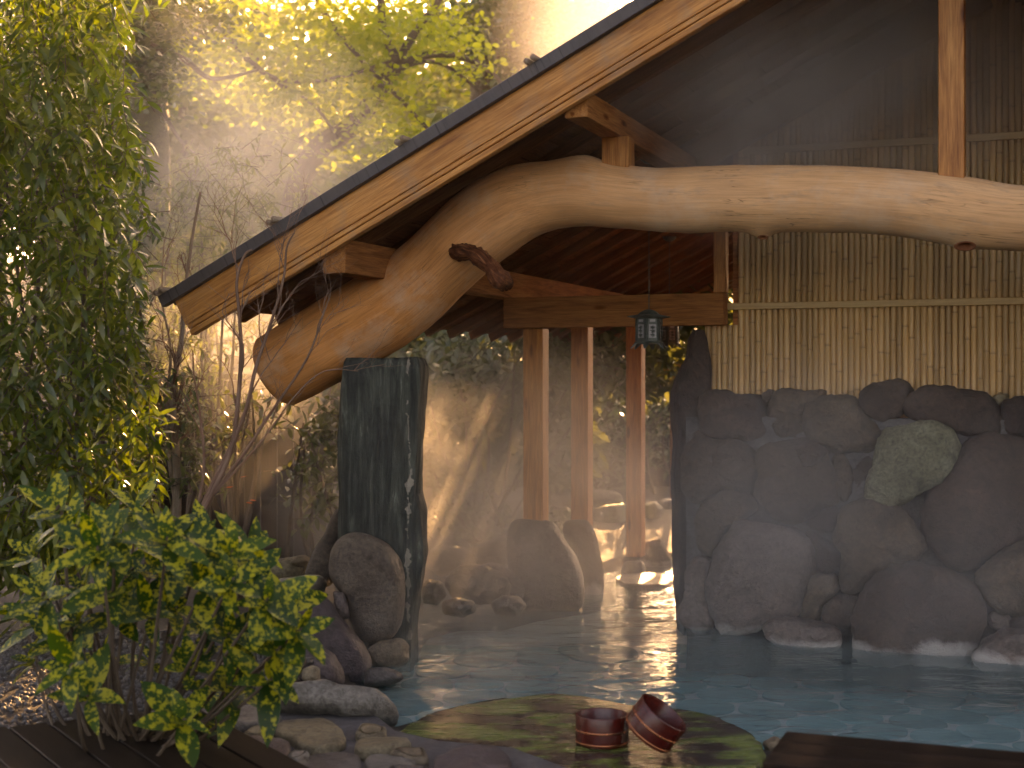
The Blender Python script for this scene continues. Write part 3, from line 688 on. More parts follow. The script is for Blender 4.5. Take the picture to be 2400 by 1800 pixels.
# ------------------------------------------------------------------ boulder wall
sw = empty('boulder_wall', UV(-1.2, 9.3, 0), 'wall of big dark rounded boulders in grey mortar at the water', 'stone wall')
c5 = lambda pts: crop(1500, 800, 2.37, pts)
c4 = lambda pts: crop(1400, 1200, 2.212, pts)
WS = [
 (c5([(350,300),(400,275),(450,268),(500,295),(600,292),(670,300),(700,400),(710,510),(640,545),(500,545),(400,540),(340,470),(330,380)]), 9.28, .24, 'wallstone'),
 (c5([(655,360),(685,290),(720,266),(748,280),(730,330),(695,370)]), 9.34, .10, 'tan'),
 (c5([(725,330),(750,280),(800,268),(900,280),(1000,268),(1055,270),(1062,300),(940,320),(930,420),(935,500),(870,545),(780,550),(730,480),(715,400)]), 9.30, .2, 'wallstone'),
 (c5([(930,330),(1060,300),(1180,305),(1225,370),(1290,450),(1350,470),(1310,600),(1200,628),(1080,615),(990,575),(935,500)]), 9.26, .24, 'wallstone'),
 (c5([(1222,290),(1290,230),(1400,213),(1470,215),(1505,270),(1500,330),(1440,420),(1350,462),(1260,400),(1222,340)]), 9.30, .2, 'wallstone'),
 (c5([(1450,370),(1500,290),(1560,255),(1620,252),(1800,275),(1930,300),(1990,350),(2015,420),(2005,520),(1880,535),(1760,525),(1700,470),(1560,445),(1460,410)]), 9.27, .22, 'wallstone'),
 (c5([(2020,340),(2080,310),(2193,310),(2240,400),(2240,520),(2050,535),(2015,450)]), 9.28, .2, 'wallstone'),
 (c5([(1955,310),(2000,284),(2048,295),(2045,345),(1990,350)]), 9.34, .1, 'tan'),
 (c5([(1340,540),(1370,490),(1450,470),(1560,460),(1640,455),(1700,490),(1745,550),(1757,620),(1730,720),(1680,770),(1560,830),(1470,890),(1390,920),(1300,890),(1260,850),(1270,780),(1300,700),(1320,600)]), 9.08, .2, 'greenstone'),
 (c5([(330,480),(400,545),(560,560),(640,600),(662,700),(645,800),(600,842),(500,838),(400,855),(320,900),(250,820),(230,700),(270,560)]), 9.22, .24, 'wallstone'),
 (c5([(690,600),(760,560),(880,545),(960,560),(1040,600),(1060,690),(1070,780),(1130,885),(1100,905),(960,965),(880,1002),(760,988),(690,930),(655,840),(650,740)]), 9.18, .26, 'wallstone'),
 (c5([(868,590),(930,558),(1000,575),(1032,620),(960,695),(908,692)]), 9.02, .12, 'wallstone'),
 (c5([(1070,640),(1120,622),(1172,700),(1188,780),(1163,872),(1130,892),(1072,790),(1053,700)]), 9.2, .14, 'wallstone'),
 (c5([(1180,700),(1240,640),(1305,620),(1312,680),(1265,800),(1255,855),(1190,875)]), 9.26, .12, 'wallstone'),
 (c5([(1090,1000),(1130,920),(1240,880),(1400,925),(1480,960),(1540,1030),(1562,1120),(1555,1180),(1500,1242),(1400,1272),(1280,1332),(1190,1402),(1140,1380),(1120,1300),(1130,1190),(1090,1100)]), 9.08, .26, 'wallstone'),
 (c5([(950,965),(1060,902),(1112,930),(1092,1000),(1078,1065),(1010,1055),(930,1012)]), 9.2, .13, 'wallstone'),
 (c5([(318,1000),(350,900),(430,842),(540,830),(620,870),(645,950),(560,992),(500,1030),(470,1100),(430,1205),(380,1192),(330,1100)]), 9.16, .24, 'wallstone'),
 (c5([(510,1030),(560,1003),(660,1008),(800,1023),(900,1048),(960,1130),(982,1230),(950,1320),(915,1410),(880,1500),(760,1552),(640,1610),(500,1610),(430,1570),(400,1450),(395,1350),(430,1230),(480,1100)]), 9.04, .26, 'palestone'),
 (c5([(280,1230),(320,1195),(400,1210),(422,1240),(392,1340),(400,1450),(432,1590),(330,1600),(230,1580),(245,1400)]), 9.12, .2, 'palestone'),
 (c5([(900,1050),(960,1060),(1080,1140),(1122,1200),(1112,1262),(1000,1292),(985,1220),(950,1120)]), 9.16, .16, 'wallstone'),
 (c5([(950,1310),(1000,1285),(1100,1300),(1112,1380),(1060,1420),(1010,1470),(1000,1560),(920,1560),(890,1490),(930,1400)]), 9.08, .16, 'wallstone'),
 (c5([(1030,1470),(1080,1420),(1150,1413),(1212,1430),(1202,1550),(1150,1590),(1060,1590),(1010,1540)]), 9.0, .15, 'wallstone'),
 (c5([(1135,1320),(1200,1390),(1210,1425),(1150,1405),(1118,1380)]), 9.14, .1, 'wallstone'),
 (c4([(862,575),(960,548),(1140,578),(1230,600),(1272,640),(1262,690),(1200,725),(1070,730),(960,700),(880,640)]), 8.86, .2, 'palestone'),
 (c4([(1340,620),(1330,520),(1350,430),(1440,350),(1560,298),(1660,270),(1760,280),(1860,330),(1920,400),(1982,460),(1997,560),(1962,700),(1930,790),(1700,800),(1450,795),(1350,740)]), 8.88, .28, 'wallstone'),
 (c5([(1560,1000),(1580,900),(1680,780),(1740,680),(1770,560),(1900,540),(2133,540),(2250,560),(2250,1050),(2133,1090),(2000,1160),(1900,1200),(1860,1262),(1780,1268),(1720,1212),(1640,1132),(1575,1060)]), 9.18, .26, 'wallstone'),
 (c5([(1870,1330),(1880,1280),(1960,1200),(2100,1130),(2250,1100),(2250,1500),(2133,1540),(2000,1482),(1900,1400)]), 9.06, .26, 'wallstone'),
 (c4([(1945,745),(2000,660),(2110,618),(2212,625),(2320,650),(2330,840),(2100,850),(1990,810)]), 8.72, .2, 'palestone'),
 (c4([(2028,530),(2060,513),(2130,538),(2152,590),(2100,618),(2050,602),(2028,570)]), 9.0, .1, 'palestone'),
 (c4([(2130,560),(2240,520),(2340,540),(2340,640),(2200,630),(2140,620)]), 9.0, .14, 'wallstone'),
]
LB = {8: 'pale greenish oval stone', 17: 'large pale grey boulder at the water', 11: 'small proud angular stone', 23: 'low pale crusted stone at the waterline'}
for i, (poly, v, dep, mk) in enumerate(WS):
    cx_ = sum(p[0] for p in poly) / len(poly); cy_ = sum(p[1] for p in poly) / len(poly); poly = [(cx_ + (x - cx_) * 1.045, cy_ + (y - cy_) * 1.045) for x, y in poly]
    o = outline_rock('boulder', [BV(x, y, v) for x, y in poly], -V, dep * .62, dep * .8, M[mk], sw, k=.40, rough=.13, seed=i + 1, rings=18, seg=56)
    if i in LB: o['label'] = LB[i]
rs = random.Random(5)                                   # boulders of the same wall beyond the right edge of the photograph
for i in range(9):
    u0 = .15 + (i % 3) * .55 + rs.uniform(-.08, .08); z0 = .28 + (i // 3) * .55; pts = [UV(u0 + .31 * math.cos(a) * rs.uniform(.85, 1.1), 9.15, z0 + .31 * math.sin(a) * rs.uniform(.85, 1.1)) for a in np.linspace(0, 6.28, 12)[:-1]]
    outline_rock('boulder', pts, -V, .25, .2, M['wallstone'], sw, seed=60 + i)
mb = mesh_np([UV(-2.3 + 4.2 * (i / 40), 9.21 + .05 * mn.noise(Vector((i * .3, j * .3, 2))), -.6 + 1.98 * j / 20) for j in range(21) for i in range(41)], [(j * 41 + i, j * 41 + i + 1, (j + 1) * 41 + i + 1, (j + 1) * 41 + i) for j in range(20) for i in range(40)])
mo = put('mortar', mb, M['mortar'], sw); sm = mo.modifiers.new('thick', 'SOLIDIFY'); sm.thickness = .16; sm.offset = -1

# ------------------------------------------------------------------ upright stones and loose boulders
def standing(name, rows, Y, thick, mat, label, cat, parent=None, yaw=0.0):
    """rows: (py, px left, px right) at distance Y"""
    rows = sorted(rows); pys = np.array([r[0] for r in rows]); xl = np.array([r[1] for r in rows]); xr = np.array([r[2] for r in rows])
    n = 70; sg = 72; vs, fs = [], []; x0 = (xl[0] + xr[0]) / 2; base = W(x0, pys[-1], Y)
    for j in range(n):
        py = pys[-1] + (pys[0] - pys[-1]) * j / (n - 1); l, r = np.interp(py, pys, xl), np.interp(py, pys, xr)
        cx = ((l + r) / 2 - 1200) * Y / F; hw = (r - l) / 2 * Y / F; zz = CH - (py - 900) * Y / F
        for k in range(sg):
            a = 2 * math.pi * k / sg; c, s = math.cos(a), math.sin(a); e = .28
            x = cx + hw * math.copysign(abs(c) ** e, c); y = Y + thick * math.copysign(abs(s) ** e, s)
            p = Vector((x, y, zz)); q_ = Vector((x * 9, y * 9, zz * 1.1))
            d = .024 * mn.noise(q_) + .016 * mn.noise(q_ * 2.6) + .012 * abs(mn.noise(Vector((x * 40, y * 40, zz * 4))))
            top = max(0, (j - (n - 6)) / 5); dirv = Vector((c, s, 0))
            vs.append(p + dirv * (d - .025 * top ** 3 - .012) + Vector((0, 0, .008 * mn.noise(p * 8) - .01 * top ** 3)))
    for j in range(n - 1):
        for k in range(sg): k2 = (k + 1) % sg; fs.append((j * sg + k, j * sg + k2, (j + 1) * sg + k2, (j + 1) * sg + k))
    b = len(vs); vs.append(sum((vs[(n - 1) * sg + k] for k in range(sg)), Vector()) / sg)
    for k in range(sg): fs.append(((n - 1) * sg + k, (n - 1) * sg + (k + 1) % sg, b))
    vs = [v_ - base for v_ in vs]
    return tag(put(name, mesh_np(vs, fs), mat, None, Matrix.Translation(base)), label, cat)
standing('stone_pillar', [(836, 805, 1003), (860, 805, 1004), (925, 803, 1000), (985, 801, 994), (1070, 800, 992), (1150, 800, 990), (1195, 801, 1000), (1300, 800, 1006), (1370, 812, 992), (1420, 850, 982), (1560, 860, 975)], 8.72, .24, M['pillar'],
         'dark green upright stone pillar with pale vein under the log', 'stone pillar')
standing('standing_stone', [(772, 1617, 1655), (800, 1612, 1656), (835, 1609, 1658), (850, 1600, 1660), (880, 1590, 1662), (930, 1576, 1662), (1050, 1580, 1664), (1110, 1574, 1664), (1150, 1577, 1664), (1300, 1583, 1664), (1380, 1580, 1660), (1480, 1588, 1655)], 9.72, .16, M['wallstone'],
         'tall dark upright stone at the left end of the boulder wall', 'standing stone')
c7 = lambda pts: crop(600, 900, 2.37, pts)
c6 = lambda pts: crop(350, 1500, 3.403, pts)
c9 = lambda pts: crop(950, 700, 2.37, pts)
FR = Vector((0, -1, .25))
def loose(pts, Y, df, db, mat, label, name='boulder', cat='boulder', en=FR, rough=.05, k=.62, seed=0, group=None, freq=3.0):
    return tag(outline_rock(name, [W(x, y, Y) for x, y in pts], en, df, db, M[mat], None, k, rough, seed, 22, 72, freq), label, cat, group)
loose(c7([(410,960),(430,880),(480,835),(555,818),(640,840),(740,890),(800,970),(825,1060),(828,1200),(815,1320),(780,1400),(700,1447),(620,1442),(560,1390),(520,1290),(500,1190),(440,1120),(405,1050)]), 8.25, .2, .2, 'boulder', 'large smooth brown egg-shaped boulder leaning on the dark pillar', en=Vector((0, -1, .1)), rough=.022, seed=101)
loose(c7([(478,600),(430,720),(390,820),(340,900),(300,1000),(272,1080),(300,1130),(420,1130),(460,1000),(470,880),(500,780)]), 8.9, .14, .2, 'boulder', 'dark pointed rock leaning behind the left side of the pillar', seed=102, rough=.03)
loose(c7([(60,1120),(150,1085),(270,1066),(360,1060),(395,1090),(375,1135),(320,1200),(200,1240),(60,1230),(40,1170)]), 8.3, .22, .25, 'grey', 'flat grey-brown rock left of the egg-shaped boulder', seed=103)
loose(c7([(180,1240),(240,1170),(320,1148),(400,1188),(450,1270),(520,1350),(590,1430),(642,1530),(648,1612),(605,1690),(520,1700),(430,1640),(330,1500),(220,1390)]), 7.85, .2, .25, 'purple', 'purple-brown rounded boulder below the egg-shaped boulder', rough=.03, seed=104)
loose(c7([(425,1145),(490,1158),(515,1230),(520,1300),(470,1310),(440,1230)]), 8.1, .08, .1, 'palestone', 'small pale wedge stone beside the egg-shaped boulder', name='rock', cat='rock', seed=105, rough=.08)
loose(c7([(160,1490),(250,1440),(340,1438),(430,1500),(482,1590),(494,1670),(380,1700),(250,1690),(160,1600)]), 7.35, .18, .2, 'purple', 'dark purple boulder in front of the purple-brown boulder', seed=106, rough=.06)
loose(c7([(-60,1080),(20,1020),(110,990),(200,960),(300,950),(290,1060),(180,1100),(40,1130),(-60,1120)]), 9.3, .15, .2, 'tan', 'pale tan rock lying by the dark fence', name='rock', cat='rock', seed=107)
loose(c7([(195,990),(230,955),(280,950),(290,990),(250,1015),(205,1010)]), 9.15, .08, .08, 'tan', 'small orange-tan rock on the tan rock by the fence', name='rock', cat='rock', seed=108)
loose(c6([(1010,150),(1100,126),(1240,130),(1252,180),(1180,290),(1140,302),(1000,272),(980,200)]), 6.95, .1, .12, 'tan', 'angular tan and rust stone below the dark purple boulder', name='rock', cat='rock', seed=109, rough=.08)
loose(c6([(1228,230),(1300,203),(1352,215),(1364,330),(1270,358),(1218,310)]), 6.9, .07, .08, 'tan', 'small upright brown stone beside the tan and rust stone', name='rock', cat='rock', seed=110)
loose(c6([(1245,140),(1300,136),(1312,190),(1250,212)]), 7.05, .05, .06, 'grey', 'smallest grey pebble stone above the small brown stone', name='rock', cat='rock', seed=111)
loose(c6([(500,200),(700,160),(860,185),(895,290),(790,345),(560,300)]), 7.1, .16, .18, 'tan', 'low brown rock half hidden by the spotted shrub', name='rock', cat='rock', seed=112)
loose(c6([(800,360),(900,300),(1050,275),(1180,300),(1240,345),(1150,370),(950,380)]), 6.95, .14, .12, 'grey', 'flat grey rock under the tan and rust stone', name='rock', cat='rock', seed=113)
loose(c6([(850,400),(1000,378),(1200,362),(1320,338),(1450,348),(1600,400),(1850,425),(1950,500),(2022,640),(1955,695),(1600,715),(1500,668),(1350,655),(1150,635),(950,575),(855,520)]), 6.6, .16, .25, 'grey', 'long flat-topped grey rock at the pool corner', name='rock', cat='rock', seed=114, rough=.07, en=Vector((0, -1, .7)), k=.5, freq=5)
loose(crop(600, 1200, 2.458, [(640,790),(720,740),(830,720),(880,760),(880,850),(820,910),(700,900),(650,860)]), 8.15, .12, .15, 'tan', 'tan rock at the water below the egg-shaped boulder', name='rock', cat='rock', seed=115)
loose(crop(600, 1200, 2.458, [(640,900),(740,890),(830,920),(860,960),(760,1000),(620,1010)]), 7.5, .12, .15, 'grey', 'low wet rock in the shallow water by the purple boulder', name='rock', cat='rock', seed=116)
# rocks on the far bank
loose(c9([(560,1370),(575,1260),(598,1212),(640,1222),(810,1220),(832,1240),(880,1330),(950,1430),(990,1560),(990,1740),(640,1740),(580,1560)]), 10.15, .2, .2, 'backstone', 'large tapering foundation stone under the nearest cedar post', name='foundation_stone', cat='foundation stone', rough=.03, k=.5, seed=120)
loose(c9([(868,1260),(890,1224),(1020,1224),(1060,1320),(1085,1430),(1102,1540),(1098,1680),(1000,1690),(960,1500),(930,1400),(880,1310)]), 11.0, .2, .2, 'wallstone', 'dark tapering foundation stone under the middle cedar post', name='foundation_stone', cat='foundation stone', rough=.03, k=.5, seed=121)
loose(c9([(1195,1560),(1205,1480),(1225,1460),(1310,1455),(1330,1480),(1340,1570)]), 12.1, .15, .2, 'backstone', 'low foundation stone under the farthest cedar post', name='foundation_stone', cat='foundation stone', k=.5, seed=122)
loose(c9([(220,1590),(240,1530),(320,1482),(400,1473),(480,1500),(560,1540),(600,1600),(560,1680),(400,1690),(250,1660)]), 9.9, .25, .25, 'backstone', 'low wet rock with sun glints behind the pillar', name='rock', cat='rock', seed=123, rough=.09)
loose(c9([(400,1500),(440,1470),(520,1480),(640,1540),(720,1630),(700,1700),(520,1690),(440,1600)]), 10.1, .2, .2, 'backstone', 'low wet rock leaning on the large foundation stone', name='rock', cat='rock', seed=124, rough=.09)
loose(c9([(130,1400),(200,1370),(330,1385),(400,1440),(380,1520),(180,1540),(110,1480)]), 11.3, .25, .25, 'backstone', 'hazy rounded rock on the bank right of the pillar', name='rock', cat='rock', seed=125)
loose(c9([(350,1395),(440,1360),(500,1330),(570,1330),(600,1420),(560,1500),(400,1500)]), 11.6, .25, .25, 'backstone', 'hazy rock on the bank left of the large foundation stone', name='rock', cat='rock', seed=126)
loose(c9([(1315,1345),(1420,1330),(1462,1420),(1492,1505),(1420,1530),(1320,1520),(1300,1430)]), 12.6, .2, .2, 'wallstone', 'dark rock right of the farthest cedar post', name='rock', cat='rock', seed=127)
loose(c9([(790,1090),(860,1070),(1000,1080),(1200,1085),(1210,1150),(1100,1180),(860,1170)]), 15.5, .4, .5, 'mossrock', 'mossy flat rock on the far bank between the posts', name='rock', cat='rock', seed=128)
loose(c9([(1030,1180),(1100,1150),(1220,1140),(1225,1290),(1120,1330),(1030,1290)]), 14.6, .3, .4, 'mossrock', 'hazy mossy rock left of the farthest cedar post', name='rock', cat='rock', seed=129)
loose(c9([(1310,1150),(1380,1130),(1430,1170),(1410,1260),(1320,1290)]), 14.8, .3, .4, 'mossrock', 'pale hazy rock right of the farthest cedar post', name='rock', cat='rock', seed=130)
loose(c9([(1400,1120),(1480,1110),(1500,1300),(1440,1310),(1400,1240)]), 15.4, .3, .4, 'backstone', 'far pale rock seen in the gate opening', name='rock', cat='rock', seed=131)
loose(c9([(800,1180),(900,1160),(960,1230),(940,1330),(840,1320)]), 14.2, .3, .3, 'mossrock', 'hazy rock between the two foundation stones', name='rock', cat='rock', seed=132)
loose(c9([(90,1600),(130,1560),(200,1575),(230,1640),(180,1700),(100,1690)]), 9.4, .2, .2, 'backstone', 'small wet rock in the water just right of the pillar', name='rock', cat='rock', seed=133, rough=.08)
loose(c9([(470,1690),(540,1650),(640,1660),(680,1710),(620,1760),(500,1750)]), 9.5, .2, .2, 'backstone', 'low rock breaking the water in front of the large foundation stone', name='rock', cat='rock', seed=134, rough=.08)
loose(c9([(200,1690),(280,1660),(380,1680),(400,1730),(320,1770),(210,1750)]), 9.2, .18, .2, 'backstone', 'flat rock awash between the pillar and the low rocks', name='rock', cat='rock', seed=135, rough=.08)
# flat wet stone in the shallows by the far post
tag(flat_stone('stepping_stone', [G(x, y) for x, y in ((1440, 1362), (1470, 1350), (1540, 1348), (1585, 1362), (1560, 1380), (1480, 1382))], .03, .2, M['backstone'], seed=3, rough=.02), 'flat wet stone in the shallows at the farthest post', 'stepping stone')

# ------------------------------------------------------------------ paving at the left, slab, deck, bench
pv = empty('stone_paving', G(700, 1780, .06), 'crazy paving of brown stones in pale mortar at the pool corner', 'paving'); pv['kind'] = 'structure'
def mortar_sheet(pts, z):
    pts = [Vector((p.x, p.y, z)) for p in pts]; return mesh_np(pts, [tuple(range(len(pts)))], False)
put('mortar_bed', mortar_sheet([G(x, y, .085) for x, y in ((300, 1900), (330, 1700), (520, 1650), (700, 1640), (860, 1660), (925, 1712), (1020, 1735), (1200, 1752), (1330, 1800), (1400, 1900))], .085), M['mortar'], pv)
PV = [c6(p) for p in (
 [(1000,700),(1080,660),(1200,650),(1400,660),(1540,720),(1568,800),(1540,850),(1300,885),(1200,855),(1130,790),(1005,775)],
 [(740,760),(830,705),(970,715),(925,775),(820,790)],
 [(560,640),(700,545),(850,545),(950,590),(1070,640),(1030,675),(800,700),(620,705)],
 [(1640,750),(1690,693),(1800,698),(1892,718),(1882,782),(1700,792)],
 [(1650,805),(1800,792),(2060,800),(2097,850),(1900,892),(1700,908),(1635,870)],
 [(1900,905),(2000,876),(2200,890),(2235,965),(2100,965)],
 [(1710,970),(1800,918),(1950,932),(2120,990),(2160,1080),(1750,1090)],
 [(1200,1005),(1300,935),(1500,903),(1680,952),(1700,1080),(1180,1090)],
 [(1100,920),(1150,882),(1270,902),(1282,932),(1195,1000),(1120,1012)],
 [(100,850),(200,800),(500,792),(900,792),(1130,822),(1112,900),(1070,1030),(400,1080),(200,930)],
 [(380,765),(470,705),(600,720),(700,742),(680,775),(500,792)])] + [crop(600, 1200, 2.458, p) for p in (
 [(1020,1430),(1100,1390),(1300,1358),(1430,1378),(1472,1430),(1460,1500),(1030,1510)],
 [(760,1490),(1000,1480),(1010,1560),(760,1560)], [(250,1400),(330,1480),(300,1560),(160,1540)])]
mats = ['tan', 'tan', 'grey', 'tan', 'tan', 'tan', 'grey', 'grey', 'grey', 'purple', 'grey', 'purple', 'grey', 'grey']
for i, (poly, mk) in enumerate(zip(PV, mats)):
    h = .13 + .02 * ((i * 7) % 3) / 2
    flat_stone('paving_stone', [G(x, y, h - .02) for x, y in poly], h, .12, M[mk], pv, seed=i + 20, rough=.012, edge=.035, seg=44)
sl = [(918,1722),(950,1700),(1010,1668),(1080,1650),(1180,1634),(1300,1622),(1345,1624),(1470,1650),(1600,1662),(1690,1682),(1745,1705),(1785,1745),(1800,1775),(1760,1800),(1700,1850),(1560,1960),(1400,1960),(1320,1830),(1270,1796),(1180,1762),(1010,1738)]
slab = flat_stone('stone_slab', [G(x, y, .065) for x, y in sl], .065, .16, M['slab'], seed=50, rough=.007, edge=.02, seg=120)
tag(slab, 'large flat wet green and brown slab holding the red buckets', 'stone slab')
tag(outline_rock('rock', [W(x, y, 6.1) for x, y in ((1788, 1740), (1815, 1725), (1835, 1735), (1830, 1765), (1800, 1775))], FR, .06, .08, M['tan'], seed=140), 'small tan stone between slab and bench', 'rock')
# deck planks, lower left
dk = empty('wooden_deck', G(150, 1850, .2), 'dark wet plank deck at the lower left corner', 'deck')
dd = Vector((-.545, .838, 0)); dp = Vector((.838, .545, 0)); o0 = G(133, 1708, .2)
for k in range(-5, 4):
    far = 0.18 - .45 * k if k > 0 else .30
    a = o0 + dp * (.155 * k + .075) - dd * 1.6; b = o0 + dp * (.155 * k + .075) + dd * (.12 - .02 * k); a.z = b.z = .18
    beam('plank', dk, a, b, .147, .04, M['deck'])
# bench, lower right
bn = empty('wooden_bench', W(2100, 1850, 4.8), 'dark worn plank bench at the lower right corner', 'bench')
pb = G(1842, 1713, .38); ub, vb = pb.dot(U), pb.dot(V)
for k in range(3):
    vv_ = vb - .075 - .152 * k
    beam('plank', bn, UV(ub + .002 * k, vv_, .36), UV(ub + 1.8, vv_, .36), .147, .04, M['bench'])
for uu in (ub + .25, ub + 1.05):
    for vv_ in (vb - .08, vb - .38): beam('leg', bn, UV(uu, vv_, .03), UV(uu, vv_, .339), .07, .07, M['bench'], V)
    beam('stretcher', bn, UV(uu, vb - .34, .30), UV(uu, vb - .12, .30), .05, .06, M['bench'])

# ------------------------------------------------------------------ buckets
def bucket(loc, axis, label):
    q_ = Vector((0, 0, 1)).rotation_difference(Vector(axis)).to_matrix().to_4x4(); q_.translation = loc
    r, h = .115, .125
    t = empty('wash_bucket', loc, label, 'bucket', 'red wash buckets on the slab')
    body = put('bowl', lathe([(.001, .012), (r * .85, .012), (r * .86, .018), (r * .925, h - .003), (r * .94, h), (r * .985, h), (r, h - .004), (r * .975, .004), (r * .965, 0), (.001, 0)], 64), M['lacquer'], t, q_)
    for zz in (.012, .062):
        rr = r * (.967 + .028 * zz / h)
        put('hoop', lathe([(rr, zz - .005), (rr + .003, zz - .004), (rr + .0042, zz), (rr + .003, zz + .004), (rr, zz + .005)], 64), M['copper'], t, q_)
    return t
b1 = G(1411, 1741, .068); bucket(b1, (0, 0, 1), 'dark red wash bucket standing upright on the slab')
nrm = Vector((.573, -.176, .80)).normalized(); c2 = G(1516, 1722, .068 + .108 * math.sqrt(1 - nrm.z ** 2) + .002); bucket(c2, nrm, 'dark red wash bucket tilted against the upright one')

# ------------------------------------------------------------------ bronze lanterns
def lantern(px, py_top, py_bot, Y, width, ztop, label):
    c = W(px, py_bot, Y); zt = W(px, py_top, Y).z; t = empty('hanging_lantern', c, label, 'lantern', 'bronze lanterns under the roof')
    h = zt - c.z; s = width; TR = Matrix.Translation(c) @ Matrix.Rotation(R(12), 4, 'Z')
    def hexp(prof, wob=None):
        vs, fs = [], []
        for i, (r, z, f) in enumerate(prof):
            for k in range(12):
                a = math.pi * k / 6; rr = r * (1 if k % 2 == 0 else .866 + f); zz = z + (f if k % 2 == 0 else 0) * .0
                vs.append((rr * math.cos(a), rr * math.sin(a), zz))
        for i in range(len(prof) - 1):
            for k in range(12): k2 = (k + 1) % 12; fs.append((i * 12 + k, i * 12 + k2, (i + 1) * 12 + k2, (i + 1) * 12 + k))
        fs.append(tuple(range(12))[::-1]); fs.append(tuple((len(prof) - 1) * 12 + k for k in range(12)))
        return mesh_np(vs, fs, False)
    R0 = s / 2
    put('lantern_body', hexp([(R0 * .93, h * .14, 0), (R0 * .95, h * .16, 0), (R0 * .95, h * .74, 0), (R0 * .9, h * .76, 0)]), M['bronze'], t, TR)
    put('lantern_roof', hexp([(R0 * 1.0, h * .735, 0), (R0 * 1.62, h * .775, -.12), (R0 * 1.60, h * .79, -.12), (R0 * .85, h * .83, 0), (R0 * .62, h * .90, 0), (R0 * .28, h * .955, 0), (R0 * .12, h * .965, 0)]), M['bronze'], t, TR)
    base = put('lantern_base', hexp([(R0 * 1.02, h * .10, 0), (R0 * 1.12, h * .12, 0), (R0 * 1.02, h * .155, 0)]), M['bronze'], t, TR)
    for k in range(6):
        a = math.pi * k / 3; d = Vector((math.cos(a), math.sin(a), 0)); y = Vector((-d.y, d.x, 0))
        p = [d * R0 * .95 + Z * h * .13 - y * .02, d * R0 * .95 + Z * h * .13 + y * .02, d * R0 * 1.35 + Z * h * .0 + y * .007, d * R0 * 1.35 - y * .007]
        q2 = [v_ - Z * .008 for v_ in p]
        put('foot', mesh_np(p + q2, [(0, 1, 2, 3), (7, 6, 5, 4), (0, 4, 5, 1), (1, 5, 6, 2), (2, 6, 7, 3), (3, 7, 4, 0)], False), M['bronze'], t, TR)
        # side panel with pierced leaf ornament
        a2 = a + math.pi / 6; d2 = Vector((math.cos(a2), math.sin(a2), 0)); y2 = Vector((-d2.y, d2.x, 0)); dist = R0 * .95 * .866
        for (z0, z1, hw) in ((.24, .58, .27), (.645, .705, .2)):
            o_ = d2 * (dist + .0025); pn = [o_ - y2 * R0 * hw + Z * h * z0, o_ + y2 * R0 * hw + Z * h * z0, o_ + y2 * R0 * hw + Z * h * z1, o_ - y2 * R0 * hw + Z * h * z1]
            pane = put('pane', mesh_np(pn + [v_ - d2 * .002 for v_ in pn], [(0, 1, 2, 3), (7, 6, 5, 4), (0, 4, 5, 1), (1, 5, 6, 2), (2, 6, 7, 3), (3, 7, 4, 0)], False), M['bronzelight'], t, TR)
        acc = Acc(); rs_ = random.Random(k)
        for bz in (.34, .44, .53):
            for ang in (-70, -35, 0, 35, 70):
                st = d2 * (dist + .006) + Z * h * bz; an = R(ang + rs_.uniform(-10, 10)); e = st + (y2 * math.sin(an) - Z * math.cos(an)) * h * .085
                acc.add(tube([st, (st + e) / 2 + d2 * .002, e], [.0012, .0035, .0008], 4))
        acc.add(tube([d2 * (dist + .006) + Z * h * .56, d2 * (dist + .006) + Z * h * .25], [.002, .002], 4))
        vs_ = acc; o_ = put('leaf_ornament', mesh_np(vs_.v, vs_.f, True, vs_.g), M['bronze'], t, TR)
        for sx in (-1, 1):
            e0 = d2 * (dist + .003) + y2 * sx * R0 * .40; tb = tube([e0 + Z * h * .17, e0 + Z * h * .73], [.004, .004], 4); put('panel_rib', mesh_np(*tb[:2], True, tb[2]), M['bronze'], t, TR)
    acc = Acc(); z = h * .96; i = 0; lz = ztop - c.z
    while z < lz:
        e = .0 if i % 2 else math.pi / 2; L = .028; ring = [Vector((.005 * math.cos(q_) * math.cos(e), .005 * math.cos(q_) * math.sin(e), z + L / 2 + (L / 2 + .003) * math.sin(q_))) for q_ in np.linspace(0, 2 * math.pi, 9)]
        acc.add(tube(ring, [.0016] * 9, 4, False)); z += L; i += 1
    put('chain', mesh_np(acc.v, acc.f, True, acc.g), M['bronze'], t, TR)
    put('ceiling_mount', lathe([(.001, lz - .035), (.03, lz - .033), (.05, lz - .015), (.056, lz), (.001, lz + .002)], 20), M['bronze'], t, TR)
lantern(1521, 722, 815, 9.0, .178, 3.03, 'bronze hexagonal lantern hanging on a chain in front')
lantern(1569, 745, 814, 11.6, .172, 2.80, 'second bronze lantern half hidden behind the front one')

# ------------------------------------------------------------------ fence and gate behind
fe = empty('board_fence', W(560, 1200, 12.2), 'dark board fence in the shade behind the bare shrub', 'fence')
x = W(340, 900, 12.2).x; rs = random.Random(2); x1 = W(835, 900, 12.2).x
while x < x1:
    top = 1.62 + rs.uniform(-.015, .015)
    beam('board', fe, Vector((x + .07, 12.2, .1)), Vector((x + .07, 12.2, top)), .136, .025, M['fence'], Vector((0, -1, 0))); x += .142
for xx in (W(375, 900, 12.1).x, W(800, 900, 12.1).x): beam('fence_post', fe, Vector((xx, 12.1, .05)), Vector((xx, 12.1, 1.78)), .12, .12, M['fence'], Vector((0, -1, 0)))
beam('fence_rail', fe, Vector((W(345, 900, 12.2).x, 12.22, 1.66)), Vector((x1, 12.22, 1.66)), .10, .05, M['fence'])
gt = empty('garden_gate', W(1470, 1150, 16.2), 'rustic gate with dark log lintel behind the cedar posts', 'gate')
